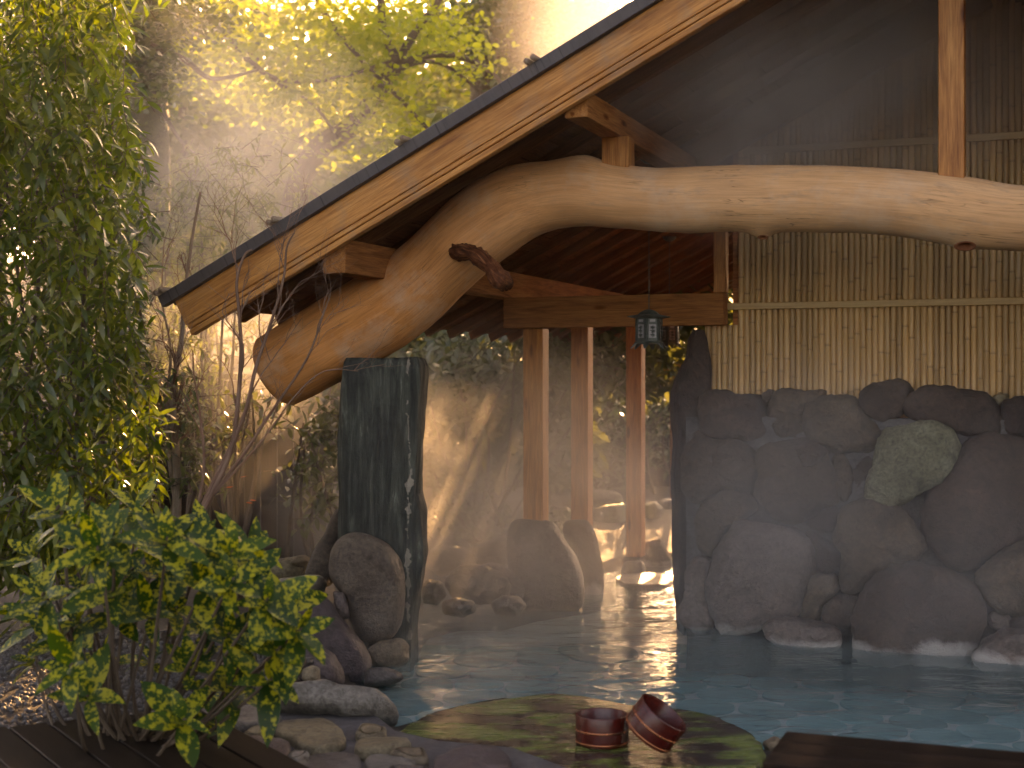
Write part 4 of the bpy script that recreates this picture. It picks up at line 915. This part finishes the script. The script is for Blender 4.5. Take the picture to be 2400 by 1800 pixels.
tb = tube(curve([W(1270, 866, 16.2), W(1380, 860, 16.2), W(1470, 850, 16.2), W(1560, 842, 16.2), W(1680, 846, 16.2)], 5), [.075] * 21, 12); tb = ([p + Vector((0, 0, .02 * mn.noise(p * 5))) for p in tb[0]], tb[1], tb[2])
put('lintel_log', mesh_np(*tb[:2], True, tb[2]), M['barkgrey'], gt)
beam('lintel', gt, W(1496, 880, 16.2), W(1650, 880, 16.2), .06, .18, M['beam'])
for px in (1498, 1578): beam('gate_post', gt, W(px, 870, 16.25), Vector((W(px, 900, 16.25).x, 16.25, .2)), .07, .07, M['beam'], Vector((0, -1, 0)))
hb = empty('weathered_fence', W(1400, 1150, 18.5), 'grey weathered fence closing the garden behind the gate', 'fence')
x = -2.2
while x < 6.5:
    beam('board', hb, Vector((x, 18.5 + .02 * (int(x * 5 + 40) % 2), .05)), Vector((x, 18.5 + .02 * (int(x * 5 + 40) % 2), 1.55)), .215, .015, M['fence'], Vector((0, -1, 0))); x += .2

# ------------------------------------------------------------------ plants
T_LANCE = leaf_template(.27, .28, .10, 4); T_BROAD = leaf_template(.36, .18, .14, 4); T_SMALL = leaf_template(.62, .1, .1, 3); T_OVAL = leaf_template(.42, .2, .16, 5)
def rnd(n, s=1.0): return (np.random.rand(n, 3) - .5) * 2 * s

# tall evergreen shrub at the left -------------------------------------------------
ts = empty('tall_evergreen_shrub', W(150, 1330, 8.0), 'tall dense evergreen shrub with narrow drooping leaves at left', 'shrub')
bnd_y = [-300, 0, 100, 250, 330, 420, 600, 750, 900, 1050, 1180, 1260, 1330]; bnd_x = [330, 310, 300, 285, 360, 310, 320, 325, 365, 375, 340, 200, 90]
tp, td, big = [], [], []
rs = random.Random(21); acc = Acc(); Pl, Dl, Nl, Sl = [], [], [], []
for i in range(1500):
    py = rs.uniform(-260, 1330); edge = np.interp(py, bnd_y, bnd_x); px = rs.uniform(-230, edge)
    Yd = 7.2 + 1.7 * rs.random() ** 1.4 + max(0, (px - edge + 120)) / 120 * .3
    tip = W(px, py, Yd)
    d = Vector((rs.uniform(-.4, .75), rs.uniform(-.9, .2), rs.uniform(.1, 1.0))).normalized(); Lt = rs.uniform(.16, .34); base = tip - d * Lt
    acc.add(tube([base, (base + tip) / 2 + Vector((0, 0, .015)), tip], [.003, .0024, .0014], 3, False))
    nl = rs.randint(8, 12)
    for k in range(nl):
        t = .15 + .85 * k / (nl - 1); p = base + d * Lt * t; a = k * 2.4 + rs.uniform(-.5, .5)
        s1 = d.cross(Z).normalized(); s2 = s1.cross(d); out = s1 * math.cos(a) + s2 * math.sin(a)
        ld = out * .8 + d * (.25 + .6 * (t > .9)) + Vector((0, 0, -.75 * rs.uniform(.5, 1.2)))
        nn = Vector((0, -.3, 1)) + Vector((rs.uniform(-.6, .6), rs.uniform(-.6, .6), rs.uniform(-.3, .3)))
        Pl.append(p); Dl.append(ld); Nl.append(nn); Sl.append(rs.uniform(.08, .13))
Pl, Dl, Nl, Sl = (np.array([tuple(v) for v in Pl]), np.array([tuple(v) for v in Dl]), np.array([tuple(v) for v in Nl]), np.array(Sl))
pxs = 1200 + F * Pl[:, 0] / Pl[:, 1]; pys = 900 - F * (Pl[:, 2] - CH) / Pl[:, 1]
order = np.argsort(Pl[:, 1] + (pxs < 0) * 50 + (pys < 0) * 50 + (pys > 1250) * 50 - Sl * 4); front = order[:290]; rest = order[290:]
lm = [leaf_mesh(.27, b, .1, 4, M['leaf_tall_o']) for b in (.2, .3, .38)]
leaf_objects(Pl[front], Dl[front], Nl[front], Sl[front], lm, M['leaf_tall_o'], ts)
tag(leaves('foliage', Pl[rest], Dl[rest], Nl[rest], Sl[rest], T_LANCE, M['leaf_tall'], ts), kind='stuff')
acc.build('twigs', M['barkgrey'], ts)['kind'] = 'stuff'
acc = Acc()
for i in range(11):
    px = rs.uniform(-60, 300); b = W(px * .7 + 30, 1310, 8.2 + rs.uniform(-.4, .5)); tpt = W(px + rs.uniform(-80, 80), rs.uniform(-200, 300), 8.2)
    st = curve([b, b.lerp(tpt, .35) + Vector((rs.uniform(-.12, .12), rs.uniform(-.1, .1), 0)), b.lerp(tpt, .7) + Vector((rs.uniform(-.12, .12), 0, 0)), tpt], 6); b2 = Acc(); b2.add(tube(st, list(np.linspace(.016, .004, len(st))), 6)); b2.build('stem', M['barkgrey'], ts)

# spotted shrub in front ------------------------------------------------------------
au = empty('spotted_shrub', W(285, 1690, 5.7), 'variegated green and yellow spotted broadleaf shrub in the foreground', 'shrub')
RO = crop(0, 900, 1.844, [(240,530),(580,520),(630,640),(420,700),(140,720),(310,600),(880,660),(1000,710),(1090,700),(720,660),(350,860),(180,900),(560,790),(470,880),(680,800),(780,750),(880,850),(1000,840),(1100,800),(1150,920),(1240,950),(1290,1050),(1200,1130),(990,1060),(900,1040),(760,950),(640,980),(330,1000),(150,1010),(120,1180),(300,1200),(420,1190),(375,1330),(650,1170),(820,1200),(1010,1290),(860,1370),(790,1430),(1090,1120),(250,1090),(520,990),(1165,1260),(930,1430),(60,980),(480,640),(210,800)])
rs = random.Random(9); am = [leaf_mesh(w_, b, .13, 6, M['leaf_auc']) for w_, b in ((.40, .08), (.34, .36), (.46, .2), (.38, -.12), (.42, .5))]
root = W(285, 1700, 5.7); root.z = gz(root.x, root.y)
cc = W(320, 1350, 5.65)
P_, D_, N_, S_ = [], [], [], []
for i, (px, py) in enumerate(RO):
    Yd = 5.1 + 1.05 * rs.random(); c = W(px, py + 10, Yd); ax = (c - cc); ax = Vector((ax.x * .7, ax.y * .6 - .34, abs(ax.z) * .3 + .36)).normalized()
    s1 = ax.cross(Vector((.3, .8, .1))).normalized(); s2 = ax.cross(s1); nl = rs.choice((6, 6, 7))
    for k in range(nl):
        a = k * 2.4 + rs.uniform(-.3, .3); el = .25 + .75 * k / nl
        d = (s1 * math.cos(a) + s2 * math.sin(a)) * (1.15 - el * .6) + ax * (el - .1) + Vector((0, 0, -.08))
        P_.append(c - ax * .03 * (nl - k) / nl); D_.append(d); N_.append(ax * 1.2 - d * .2 + Vector((rs.uniform(-.2, .2), rs.uniform(-.2, .2), .2))); S_.append(rs.uniform(.125, .245) * (1 - .25 * k / nl))
    mid = root.lerp(c, .5) + Vector((rs.uniform(-.05, .05), rs.uniform(-.05, .05), -.10)); st = curve([root + Vector((rs.uniform(-.12, .12), rs.uniform(-.06, .06), -.02)), mid, c - ax * .05, c], 5)
    a_ = Acc(); a_.add(tube(st, list(np.linspace(.010, .004, len(st))), 5)); a_.build('stem', M['barkgrey'], au)
leaf_objects(P_, D_, N_, S_, am, M['leaf_auc'], au)

# bare twiggy shrub in front of the log end ------------------------------------------
def twigs(name, label, trunks, Y, mat, cat, depth=4, seed=1, spread=.5, thin=1.0):
    rs = random.Random(seed); b = W(*trunks[0][0][0][:2], Y); o = empty(name, b, label, cat); tw = Acc()
    def grow(p, d, L, r, lev):
        n = 4; pts = [p]; dd_ = d.copy()
        for k in range(n):
            dd_ = (dd_ + Vector((rs.uniform(-.22, .22), rs.uniform(-.22, .22), rs.uniform(-.1, .18)))).normalized(); pts.append(pts[-1] + dd_ * L / n)
        tw.add(tube(pts, [r * (1 - .5 * k / n) for k in range(n + 1)], 4 if lev else 5, False))
        if lev < depth:
            for k in range(rs.randint(2, 3)):
                i = rs.randint(1, n); nd = (dd_ + Vector((rs.uniform(-1, 1), rs.uniform(-.8, .8), rs.uniform(-.5, .7))) * spread * 1.6).normalized(); grow(pts[i], nd, L * rs.uniform(.5, .8), r * .55, lev + 1)
    for pts, r0, r1, nb in trunks:
        P = curve([W(p[0], p[1], Y + (p[2] if len(p) > 2 else 0)) for p in pts], 5); RR = list(np.linspace(r0, r1, len(P)))
        a = Acc(); a.add(tube(P, RR, 7)); a.build('stem', M[mat], o)
        for k in range(nb):
            i = rs.randint(len(P) // 4, len(P) - 1); t = (P[min(i + 1, len(P) - 1)] - P[i - 1]).normalized()
            grow(P[i], (t * .7 + Vector((rs.uniform(-1, 1), rs.uniform(-.7, .7), rs.uniform(-.2, .6))) * spread).normalized(), rs.uniform(.14, .30), max(RR[i] * .5, .002) * thin, 2 if nb < 6 else 1)
    tw.build('twigs', M['twig'], o)['kind'] = 'stuff'
    return o
bt = twigs('bare_shrub', 'leafless twiggy shrub in front of the log end', [
    ([(440, 1270), (490, 1170), (540, 1060), (556, 960), (565, 830), (560, 730), (555, 660), (572, 600), (590, 585)], .016, .005, 8),
    ([(450, 1240), (505, 1120), (570, 980), (600, 860), (640, 740), (665, 650), (672, 580), (690, 545)], .014, .004, 7),
    ([(470, 1190), (560, 1080), (640, 960), (720, 840), (760, 730), (775, 690)], .011, .003, 6),
    ([(455, 1230), (478, 1100), (470, 980), (455, 880), (452, 820)], .009, .003, 6),
    ([(480, 1180), (600, 1050), (690, 930), (760, 870), (840, 870)], .007, .002, 5)], 7.3, 'twig', 'shrub', 4, 31, .55)
for px, py in ((577, 1178), (585, 1172), (530, 1142), (562, 1118)):
    put('withered_leaf', lm[0].copy(), None, bt, Matrix.Translation(W(px, py, 7.2)) @ Matrix.Rotation(px, 4, 'X') @ Matrix.Scale(.035, 4)).data.materials[0] = M['leaf_red']
twigs('slender_bare_tree', 'slender pale stemmed young tree beside the tall shrub', [([(410, 1280), (415, 1150), (412, 1060), (405, 960), (410, 880), (425, 800), (432, 700), (450, 560), (470, 450)], .034, .008, 9), ([(412, 1180), (395, 1060), (390, 960), (400, 820), (380, 700), (385, 560)], .016, .004, 7)], 9.6, 'barkpale', 'tree', 4, 33, .5)

# leafy thickets made of sprays -------------------------------------------------------
def thicket(name, label, cat, regions, mat, tmpl, smin, smax, npl, seed, Yr, droop=.5, stems=6, group=None, n_obj=0, mat_o=None, omesh=None):
    """regions: (px, py, rx, ry, n) blobs at distances Yr"""
    rs = random.Random(seed); px, py = regions[0][:2]; yb = (Yr[0] + Yr[1]) / 2; b = W(px, py, yb); b.z = gz(b.x, b.y)
    o = empty(name, b, label, cat, group); P, D, N, S = [], [], [], []; tips = []; tw = Acc()
    for (cx, cy_, rx, ry, n) in regions:
        for i in range(n):
            a = rs.uniform(0, 6.283); r = math.sqrt(rs.random()); tip = W(cx + rx * r * math.cos(a), cy_ + ry * r * math.sin(a), rs.uniform(*Yr))
            tips.append(tip); d = Vector((rs.uniform(-1, 1), rs.uniform(-1, .4), rs.uniform(-.1, .8))).normalized()
            tw.add(tube([tip - d * smax * 2.2, tip], [.004, .002], 3, False))
            for k in range(npl):
                q_ = k * 2.4 + rs.uniform(-.4, .4); s1 = d.cross(Vector((.2, .1, 1))).normalized(); s2 = s1.cross(d)
                P.append(tuple(tip - d * smax * 1.6 * (1 - k / npl))); D.append(tuple(s1 * math.cos(q_) + s2 * math.sin(q_) + d * .5 - Z * droop * rs.uniform(.4, 1.3))); N.append((rs.uniform(-.6, .6), rs.uniform(-.9, .3), 1)); S.append(rs.uniform(smin, smax))
    P, D, N, S = np.array(P), np.array(D), np.array(N), np.array(S)
    if name == 'broadleaf_shrub': kp = ~in_shaft_hole(P + unit(D) * .07, .05); P, D, N, S = P[kp], D[kp], N[kp], S[kp]
    od = np.argsort(P[:, 1] - 3 * S) if n_obj else np.arange(len(P))
    if n_obj: leaf_objects(P[od[:n_obj]], D[od[:n_obj]], N[od[:n_obj]], S[od[:n_obj]], omesh, mat_o, o)
    od = od[n_obj:]
    tag(leaves('foliage', P[od], D[od], N[od], S[od], tmpl, M[mat], o), kind='stuff')
    tw.build('twigs', M['barkgrey'], o)['kind'] = 'stuff'
    for i in range(stems):
        t = rs.choice(tips); r0 = b + Vector((rs.uniform(-.3, .3), rs.uniform(-.2, .2), -.05)); st = curve([r0, r0.lerp(t, .5) + Vector((rs.uniform(-.15, .15), 0, 0)), t], 5); a_ = Acc(); a_.add(tube(st, list(np.linspace(.022, .006, len(st))), 6)); a_.build('stem', M['barkgrey'], o)
    return o
bo = [leaf_mesh(.34, b_, .14, 4, M['leaf_broad_o']) for b_ in (.15, .25)]
thicket('broadleaf_shrub', 'broad leaved shrub hanging over the bank behind the cedar posts', 'shrub', [(1130, 830, 170, 70, 120), (1330, 830, 150, 60, 70), (1020, 900, 70, 60, 40), (1180, 930, 120, 50, 40), (1440, 840, 80, 40, 40), (1330, 950, 60, 60, 22)], 'leaf_broad', T_BROAD, .11, .18, 7, 41, (13.3, 15.0), .6, 9, n_obj=150, mat_o=M['leaf_broad_o'], omesh=bo)
thicket('shade_shrub', 'dark leafy shrub left of the stone pillar', 'shrub', [(760, 1020, 60, 60, 22), (740, 1120, 60, 60, 22), (720, 980, 50, 40, 10), (790, 950, 40, 50, 14), (760, 1200, 50, 50, 14)], 'leaf_broad', T_OVAL, .07, .115, 7, 42, (9.6, 10.6), .4, 5, n_obj=90, mat_o=M['leaf_broad_o'], omesh=bo)
thicket('bank_undergrowth', 'dim green undergrowth on the bank right of the pillar', 'undergrowth', [(1060, 1150, 90, 110, 80), (1120, 1230, 120, 60, 60), (1300, 1240, 60, 60, 30), (960, 1050, 60, 150, 60)], 'leaf_dark', T_SMALL, .04, .075, 8, 43, (12.6, 14.0), .3, 5)
thicket('gate_shrub', 'small glossy shrub seen in the gate opening', 'shrub', [(1550, 930, 25, 45, 16), (1540, 1010, 20, 30, 8)], 'leaf_broad', T_OVAL, .06, .10, 7, 44, (17.2, 17.8), .4, 3)
thicket('garden_hedge', 'dim leafy hedge in front of the weathered back fence', 'hedge', [(1100, 1000, 140, 170, 130), (1320, 1010, 120, 150, 110), (1500, 1000, 110, 150, 90)], 'leaf_dark', T_OVAL, .08, .14, 8, 48, (17.3, 18.2), .4, 6)
thicket('twiggy_thicket', 'sunlit thin leaved thicket in the steam behind the roof edge', 'shrub', [(480, 470, 120, 130, 150), (420, 640, 90, 140, 120), (600, 420, 120, 120, 90), (560, 560, 100, 100, 90), (430, 820, 90, 110, 90), (620, 780, 90, 60, 60), (470, 900, 110, 60, 50)], 'leaf_far', T_LANCE, .05, .09, 7, 45, (10.4, 12.0), .5, 12)
thicket('fence_plant', 'small leafy plant in front of the dark fence', 'plant', [(520, 1000, 60, 50, 14), (600, 930, 50, 40, 12), (470, 1090, 50, 60, 12)], 'leaf_broad', T_LANCE, .08, .12, 6, 46, (9.4, 10.0), .4, 4)
thicket('hedge', 'dense dark hedge at the foot of the big mossy tree', 'hedge', [(250, 780, 100, 250, 330), (260, 1000, 220, 200, 260), (100, 500, 250, 400, 380)], 'leaf_dark', T_LANCE, .06, .1, 8, 47, (9.4, 10.6), .5, 8)

# trees ------------------------------------------------------------------------------
def crown(P0, n_cl, n_lf, sig, size, mat, parent, seed, tmpl=T_SMALL, flat=.45):
    rg = np.random.RandomState(seed); cl = np.repeat(P0, n_lf, axis=0); n = len(cl)
    P = cl + rg.normal(size=(n, 3)) * np.array([sig, sig, sig * flat]); D = rg.normal(size=(n, 3)) * np.array([1, 1, .35]) + np.array([0, 0, -.25]); N = rg.normal(size=(n, 3)) * .7 + np.array([0, 0, 1.0])
    return tag(leaves('crown', P, D, N, size * (.6 + .8 * rg.rand(n)), tmpl, M[mat], parent), kind='stuff')
def tracks(o, specs, Y, mat, name='branch'):
    for pts, r0, r1 in specs:
        P = curve([W(p[0] * 1.085, p[1] * 1.085, Y + (p[2] if len(p) > 2 else 0)) for p in pts], 5); a = Acc(); a.add(tube(P, list(np.linspace(r0, r1, len(P))), 8)); a.build(name, M[mat], o)
def blob(regions, Yr, seed):
    rg = np.random.RandomState(seed); out = []
    for cx, cy_, rx, ry, n in regions:
        for i in range(n):
            a = rg.rand() * 6.283; r = math.sqrt(rg.rand()); out.append(tuple(W((cx + rx * r * math.cos(a)) * 1.085, (cy_ + ry * r * math.sin(a)) * 1.085, Yr[0] + (Yr[1] - Yr[0]) * rg.rand())))
    return np.array(out)
# maple over the roof
mp_ = empty('maple_tree', W(660, 1100, 17), 'yellow-green maple with crooked branches above the roof edge', 'tree')
tracks(mp_, [([(560, 1000), (590, 700), (640, 420), (690, 320), (745, 285), (800, 225), (860, 135)], .19, .10)], 17, 'barkgrey', 'trunk')
tracks(mp_, [([(860, 135), (828, 70), (822, 0), (810, -80)], .06, .04), ([(862, 130), (890, 80), (945, 5), (980, -60)], .055, .035), ([(850, 145), (930, 118), (1000, 125), (1060, 155), (1100, 200)], .05, .02), ([(840, 160), (900, 135), (960, 140), (1040, 200)], .04, .015),
    ([(930, 285), (870, 220), (800, 150), (730, 70), (690, 10), (660, -60)], .022, .035), ([(850, 130), (760, 160), (680, 175), (590, 168), (520, 115), (470, 50), (430, -30)], .02, .035), ([(560, 130), (480, 70), (400, 20), (330, -40)], .02, .03), ([(730, 300), (690, 240), (640, 200), (600, 180)], .02, .015), ([(620, 200), (500, 100), (380, 90), (270, 100)], .012, .02)], 16.2, 'barkgrey')
crown(blob([(560, 60, 170, 70, 26), (760, 70, 160, 80, 34), (900, 60, 110, 70, 20), (720, 200, 150, 70, 26), (880, 210, 120, 60, 14), (560, 180, 120, 70, 18), (800, 300, 100, 60, 14), (480, 30, 110, 50, 16), (1000, 110, 60, 50, 6)], (15.0, 18.2), 1), 0, 46, .24, .085, 'leaf_maple', mp_, 5)
# big mossy trunk
mt = empty('mossy_tree', W(345, 1100, 13.5), 'thick mossy tree trunk behind the tall shrub', 'tree')
a = Acc(); st = curve([W(352, 1280, 13.5), W(348, 800, 13.5), W(345, 400, 13.5), W(338, 100, 13.5), W(330, -300, 13.5)], 10); vs, fs, gc = tube(st, list(np.linspace(.26, .17, len(st))), 32)
vs = [p + (p - st[i // 32]).normalized() * (.035 * mn.noise(p * 3.5) + .02 * mn.noise(p * 10)) for i, p in enumerate(vs)]
put('trunk', mesh_np(vs, fs, True, gc), M['barkmoss'], mt)
tracks(mt, [([(310, 110), (250, 90), (180, 120), (120, 100)], .05, .02), ([(300, 180), (260, 220), (210, 230)], .03, .012), ([(320, 95), (400, 130), (460, 170), (560, 150)], .04, .012), ([(330, 200), (380, 290), (420, 330)], .03, .01)], 13.3, 'barkgrey')
crown(blob([(180, 40, 200, 60, 50), (310, 60, 60, 90, 16), (330, 190, 50, 80, 12), (430, 30, 80, 40, 10), (60, 140, 130, 90, 30)], (12.6, 14.2), 2), 0, 50, .2, .075, 'leaf_dark', mt, 6)
# dark tree above the roof slope
dt = empty('dark_evergreen_tree', W(1130, 1100, 22), 'dark evergreen tree above the upper roof slope', 'tree')
tracks(dt, [([(1030, 1000), (1035, 400), (1040, 200), (1030, 100), (1050, -50)], .24, .14)], 22, 'barkgrey', 'trunk')
tracks(dt, [([(1040, 150), (1090, 110), (1160, 60)], .06, .02), ([(1035, 90), (1100, 40), (1200, 0)], .06, .02), ([(1030, 120), (980, 60), (930, 30)], .06, .02)], 21.8, 'barkgrey')
crown(blob([(1080, 60, 110, 55, 34), (1180, 40, 130, 60, 44), (1250, 110, 100, 50, 12), (1110, 160, 60, 30, 10), (990, 60, 60, 40, 8)], (20.5, 23.5), 3), 0, 110, .3, .125, 'leaf_dark', dt, 7)
# foliage wall added behind the bath house to block the sun, holes for shafts
st_ = empty('sun_block_tree', Vector((.5, 15.8, .3)), 'added evergreen tree behind the bath house roof blocking the sun except through cut holes', 'tree')
for pts, r0, r1 in (([(.5, 15.8, .2), (.55, 15.8, 1.5), (.4, 15.7, 3.2), (.5, 15.7, 4.6)], .13, .05), ([(.5, 15.8, 1.6), (-.4, 15.7, 2.6), (-1.0, 15.6, 3.2)], .06, .02), ([(.5, 15.8, 1.9), (1.4, 15.9, 2.8), (2.4, 15.9, 3.5)], .06, .02), ([(.45, 15.8, 2.4), (.0, 15.4, 3.4), (-.5, 15.2, 4.2)], .05, .02)):
    P = curve([Vector(p) for p in pts], 5); a = Acc(); a.add(tube(P, list(np.linspace(r0, r1, len(P))), 8)); a.build('trunk' if r0 > .1 else 'branch', M['barkgrey'], st_)
rg = np.random.RandomState(77); nL = 17000
C0 = np.stack([rg.uniform(-1.9, 3.1, nL), rg.uniform(15.0, 16.0, nL), rg.uniform(.55, 4.5, nL)], 1); C0 = C0[(C0[:, 0] < .9) | (C0[:, 2] > 1.5)]; C0 += np.stack([.06 * np.sin(C0[:, 2] * 9), 0 * C0[:, 0], .06 * np.sin(C0[:, 0] * 8)], 1)
C0 = C0[(C0[:, 2] < np.where(C0[:, 0] < -.75, 2.75 + .1 * np.sin(C0[:, 0] * 9), 4.4 + .15 * np.sin(C0[:, 0] * 7)))]; nL = len(C0)
Dn = rg.normal(size=(nL, 3)) * np.array([1, .5, .5]) + np.array([0, 0, -.5]); Nn_ = rg.normal(size=(nL, 3)) * .5 + np.array([0, -1, .5])
kp = ~in_shaft_hole(C0 + unit(Dn) * .085, .05); C0, Dn, Nn_ = C0[kp], Dn[kp], Nn_[kp]; nL = len(C0)
tag(leaves('crown', C0, Dn, Nn_, .13 + .09 * rg.rand(nL), T_BROAD, M['leaf_broad'], st_), kind='stuff')
# trees of the wooded slope behind
def far_tree(x, y, h, cr, label, mat, seed):
    z0 = gz(x, y); o = empty('slope_tree', Vector((x, y, z0)), label, 'tree', 'trees on the wooded slope'); rs = random.Random(seed)
    st = curve([Vector((x, y, z0 - .2)), Vector((x + rs.uniform(-.3, .3), y, z0 + h * .5)), Vector((x + rs.uniform(-.5, .5), y, z0 + h * .92))], 6); a = Acc(); a.add(tube(st, list(np.linspace(.2, .05, len(st))), 8)); a.build('trunk', M['barkgrey'], o)
    for k in range(5):
        t = rs.uniform(.35, .85); p = st[int(t * (len(st) - 1))]; e = p + Vector((rs.uniform(-1, 1) * cr, rs.uniform(-1, 1) * cr, rs.uniform(.2, .8))); b = Acc(); b.add(tube([p, p.lerp(e, .5) + Vector((0, 0, .15)), e], [.07, .05, .02], 6)); b.build('branch', M['barkgrey'], o)
    rg = np.random.RandomState(seed); v_ = rg.normal(size=(64, 3)); v_ = unit(v_) * (rg.rand(64, 1) ** .45); C0 = np.array([x, y, z0 + h * .62]) + v_ * np.array([cr, cr, h * .42])
    crown(C0, 0, 90, cr * .22, .22, mat, o, seed + 50, flat=.7)
FT = [(-13, 27, 8, 2.6, 'dark rounded slope tree farthest to the left', 'leaf_dark'), (-9.5, 30, 9, 2.8, 'slope tree seen above the tall shrub', 'leaf_far'), (-6.2, 26, 7.5, 2.3, 'slope tree seen beside the mossy trunk', 'leaf_far'), (-3.6, 31, 8.5, 2.6, 'slope tree seen left of the maple fork', 'leaf_far'), (-1.2, 36, 8, 2.6, 'pale slope tree seen through the maple branches', 'leaf_far'),
      (1.2, 40, 7, 2.4, 'pale slope tree seen just above the middle roof edge', 'leaf_far'), (-7.5, 40, 10, 3.2, 'tall hazy slope tree far behind the steam', 'leaf_far'), (-12, 42, 11, 3.4, 'tall hazy slope tree far behind the tall shrub', 'leaf_far'), (-2.5, 46, 9, 3, 'farthest hazy slope tree behind the maple', 'leaf_far'), (-4.6, 37, 9, 2.8, 'slope tree seen between maple trunk and mossy trunk', 'leaf_far'), (-9.8, 35, 8, 2.8, 'slope tree standing left of the mossy trunk', 'leaf_dark'),
      (-5.3, 44, 9, 3.0, 'hazy slope tree behind the maple trunk', 'leaf_far'), (-.2, 44, 7, 2.8, 'hazy slope tree low behind the roof edge', 'leaf_far'), (-15, 34, 10, 3.2, 'slope tree at the left edge behind the tall shrub', 'leaf_dark'), (-6.0, 36, 8, 3.0, 'broad slope tree behind the lower steam', 'leaf_far'), (-10.5, 45, 12, 3.6, 'tallest slope tree at the left in the haze', 'leaf_far'), (-3.8, 41, 8, 2.8, 'broad hazy slope tree behind the maple leaves', 'leaf_far'), (-7.2, 33, 6, 2.6, 'low round slope tree behind the twiggy thicket', 'leaf_far'), (-3.0, 27, 4.6, 2.0, 'low slope bush tree just behind the steam', 'leaf_far')]
for i, (x, y, h, c, l, mk) in enumerate(FT): far_tree(x, y, h, c, l, mk, 200 + i)

# ------------------------------------------------------------------ gravel, fallen leaves
rs = np.random.RandomState(4); ico = bmesh.new(); bmesh.ops.create_icosphere(ico, subdivisions=1, radius=1); iv = np.array([tuple(v_.co) for v_ in ico.verts]); itf = [tuple(v_.index for v_ in f.verts) for f in ico.faces]; ico.free()
n = 5200; gxs = rs.uniform(-3.0, -1.05, n); gys = rs.uniform(5.6, 8.4, n); gzs = ground_h(gxs, gys) + .004
tv = (iv, itf); keep = pool_sd(gxs, gys) > .1
P = np.stack([gxs, gys, gzs], 1)[keep]
gv = leaves('gravel', P, rs.normal(size=P.shape), rs.normal(size=P.shape), rs.uniform(.006, .016, len(P)), tv, M['gravel'])
tag(gv, 'dark wet gravel under the spotted shrub', 'gravel', kind='stuff')

for i, (px, py) in enumerate(((1640, 1597), (1667, 1601))):
    p = G(px, py); o_ = put('fallen_leaf', lm[0].copy(), None, None, Matrix.Translation(p + Z * .004) @ Matrix.Rotation(2.0 * i + .6, 4, 'Z') @ Matrix.Scale(.05, 4)); o_.data.materials[0] = M['bench']
    tag(o_, ('left', 'right')[i] + ' one of two dark fallen leaves afloat on the pool', 'leaf', 'fallen leaves on the water')

# ------------------------------------------------------------------ steam and haze
def puff(name, c, size, mat, label, rot=(0, 0, 0)):
    bm = bmesh.new(); bmesh.ops.create_icosphere(bm, subdivisions=3, radius=1); me = bpy.data.meshes.new('puff'); bm.to_mesh(me); bm.free()
    m = Matrix.Translation(c) @ Matrix.Rotation(rot[2], 4, 'Z') @ Matrix.Rotation(rot[1], 4, 'Y') @ Matrix.Diagonal((*size, 1))
    return tag(put(name, me, mat, None, m), label, 'steam', 'steam rising from the hot spring', 'stuff')
puff('steam', W(1120, 1200, 10.3), (1.9, 3.0, 1.75), steam_mat('steam_pool', .56, 1.3, .34, .75, .6), 'thin steam with sun shafts over the water behind the pillar')
puff('steam', W(1930, 1250, 7.7), (2.0, 1.5, 1.3), steam_mat('steam_wall', .30, 1.0, .25, .8, .2), 'grey steam in front of the boulder wall')
puff('steam', W(545, 540, 10.6), (1.6, 1.6, 2.0), steam_mat('steam_garden', .52, .9, .38, .72, .5), 'golden sunlit steam billowing past the roof edge')
puff('steam', W(830, 180, 14.5), (2.4, 1.6, 1.5), steam_mat('steam_canopy', .03, .8, .35, .75, .5), 'faint sunlit steam drifting among the maple branches')
puff('steam', W(1860, 90, 8.3), (1.95, 1.0, 1.4), steam_mat('steam_roof', 2.6, 1.1, .34, .72, .2), 'pale grey steam gathered under the roof')
puff('steam', W(640, 1020, 10.0), (1.0, 1.5, 1.2), steam_mat('steam_fence', .15, 1.2, .38, .74, .5), 'brownish steam shafts in front of the dark fence')
puff('steam', W(1060, 1560, 7.8), (1.1, .8, .55), steam_mat('steam_corner', .35, 1.6, .36, .74, .5), 'low warm steam on the water at the pool corner')
hz = bbox_mesh(1, 1, 1, 0); hm = bpy.data.materials.new('haze'); hm.use_nodes = True; t = hm.node_tree; t.nodes.clear(); o_ = t.nodes.new('ShaderNodeOutputMaterial'); pv_ = t.nodes.new('ShaderNodeVolumePrincipled'); pv_.inputs['Density'].default_value = .0004; pv_.inputs['Color'].default_value = (.95, .94, .92, 1); pv_.inputs['Anisotropy'].default_value = .4; t.links.new(pv_.outputs[0], o_.inputs['Volume'])
m = Matrix.Translation((0, 60, 10)) @ Matrix.Diagonal((240, 150 + 16, 24, 1)); hzo = tag(put('haze', hz, hm, None, m), 'thin golden morning haze in the garden air', 'haze', kind='stuff')
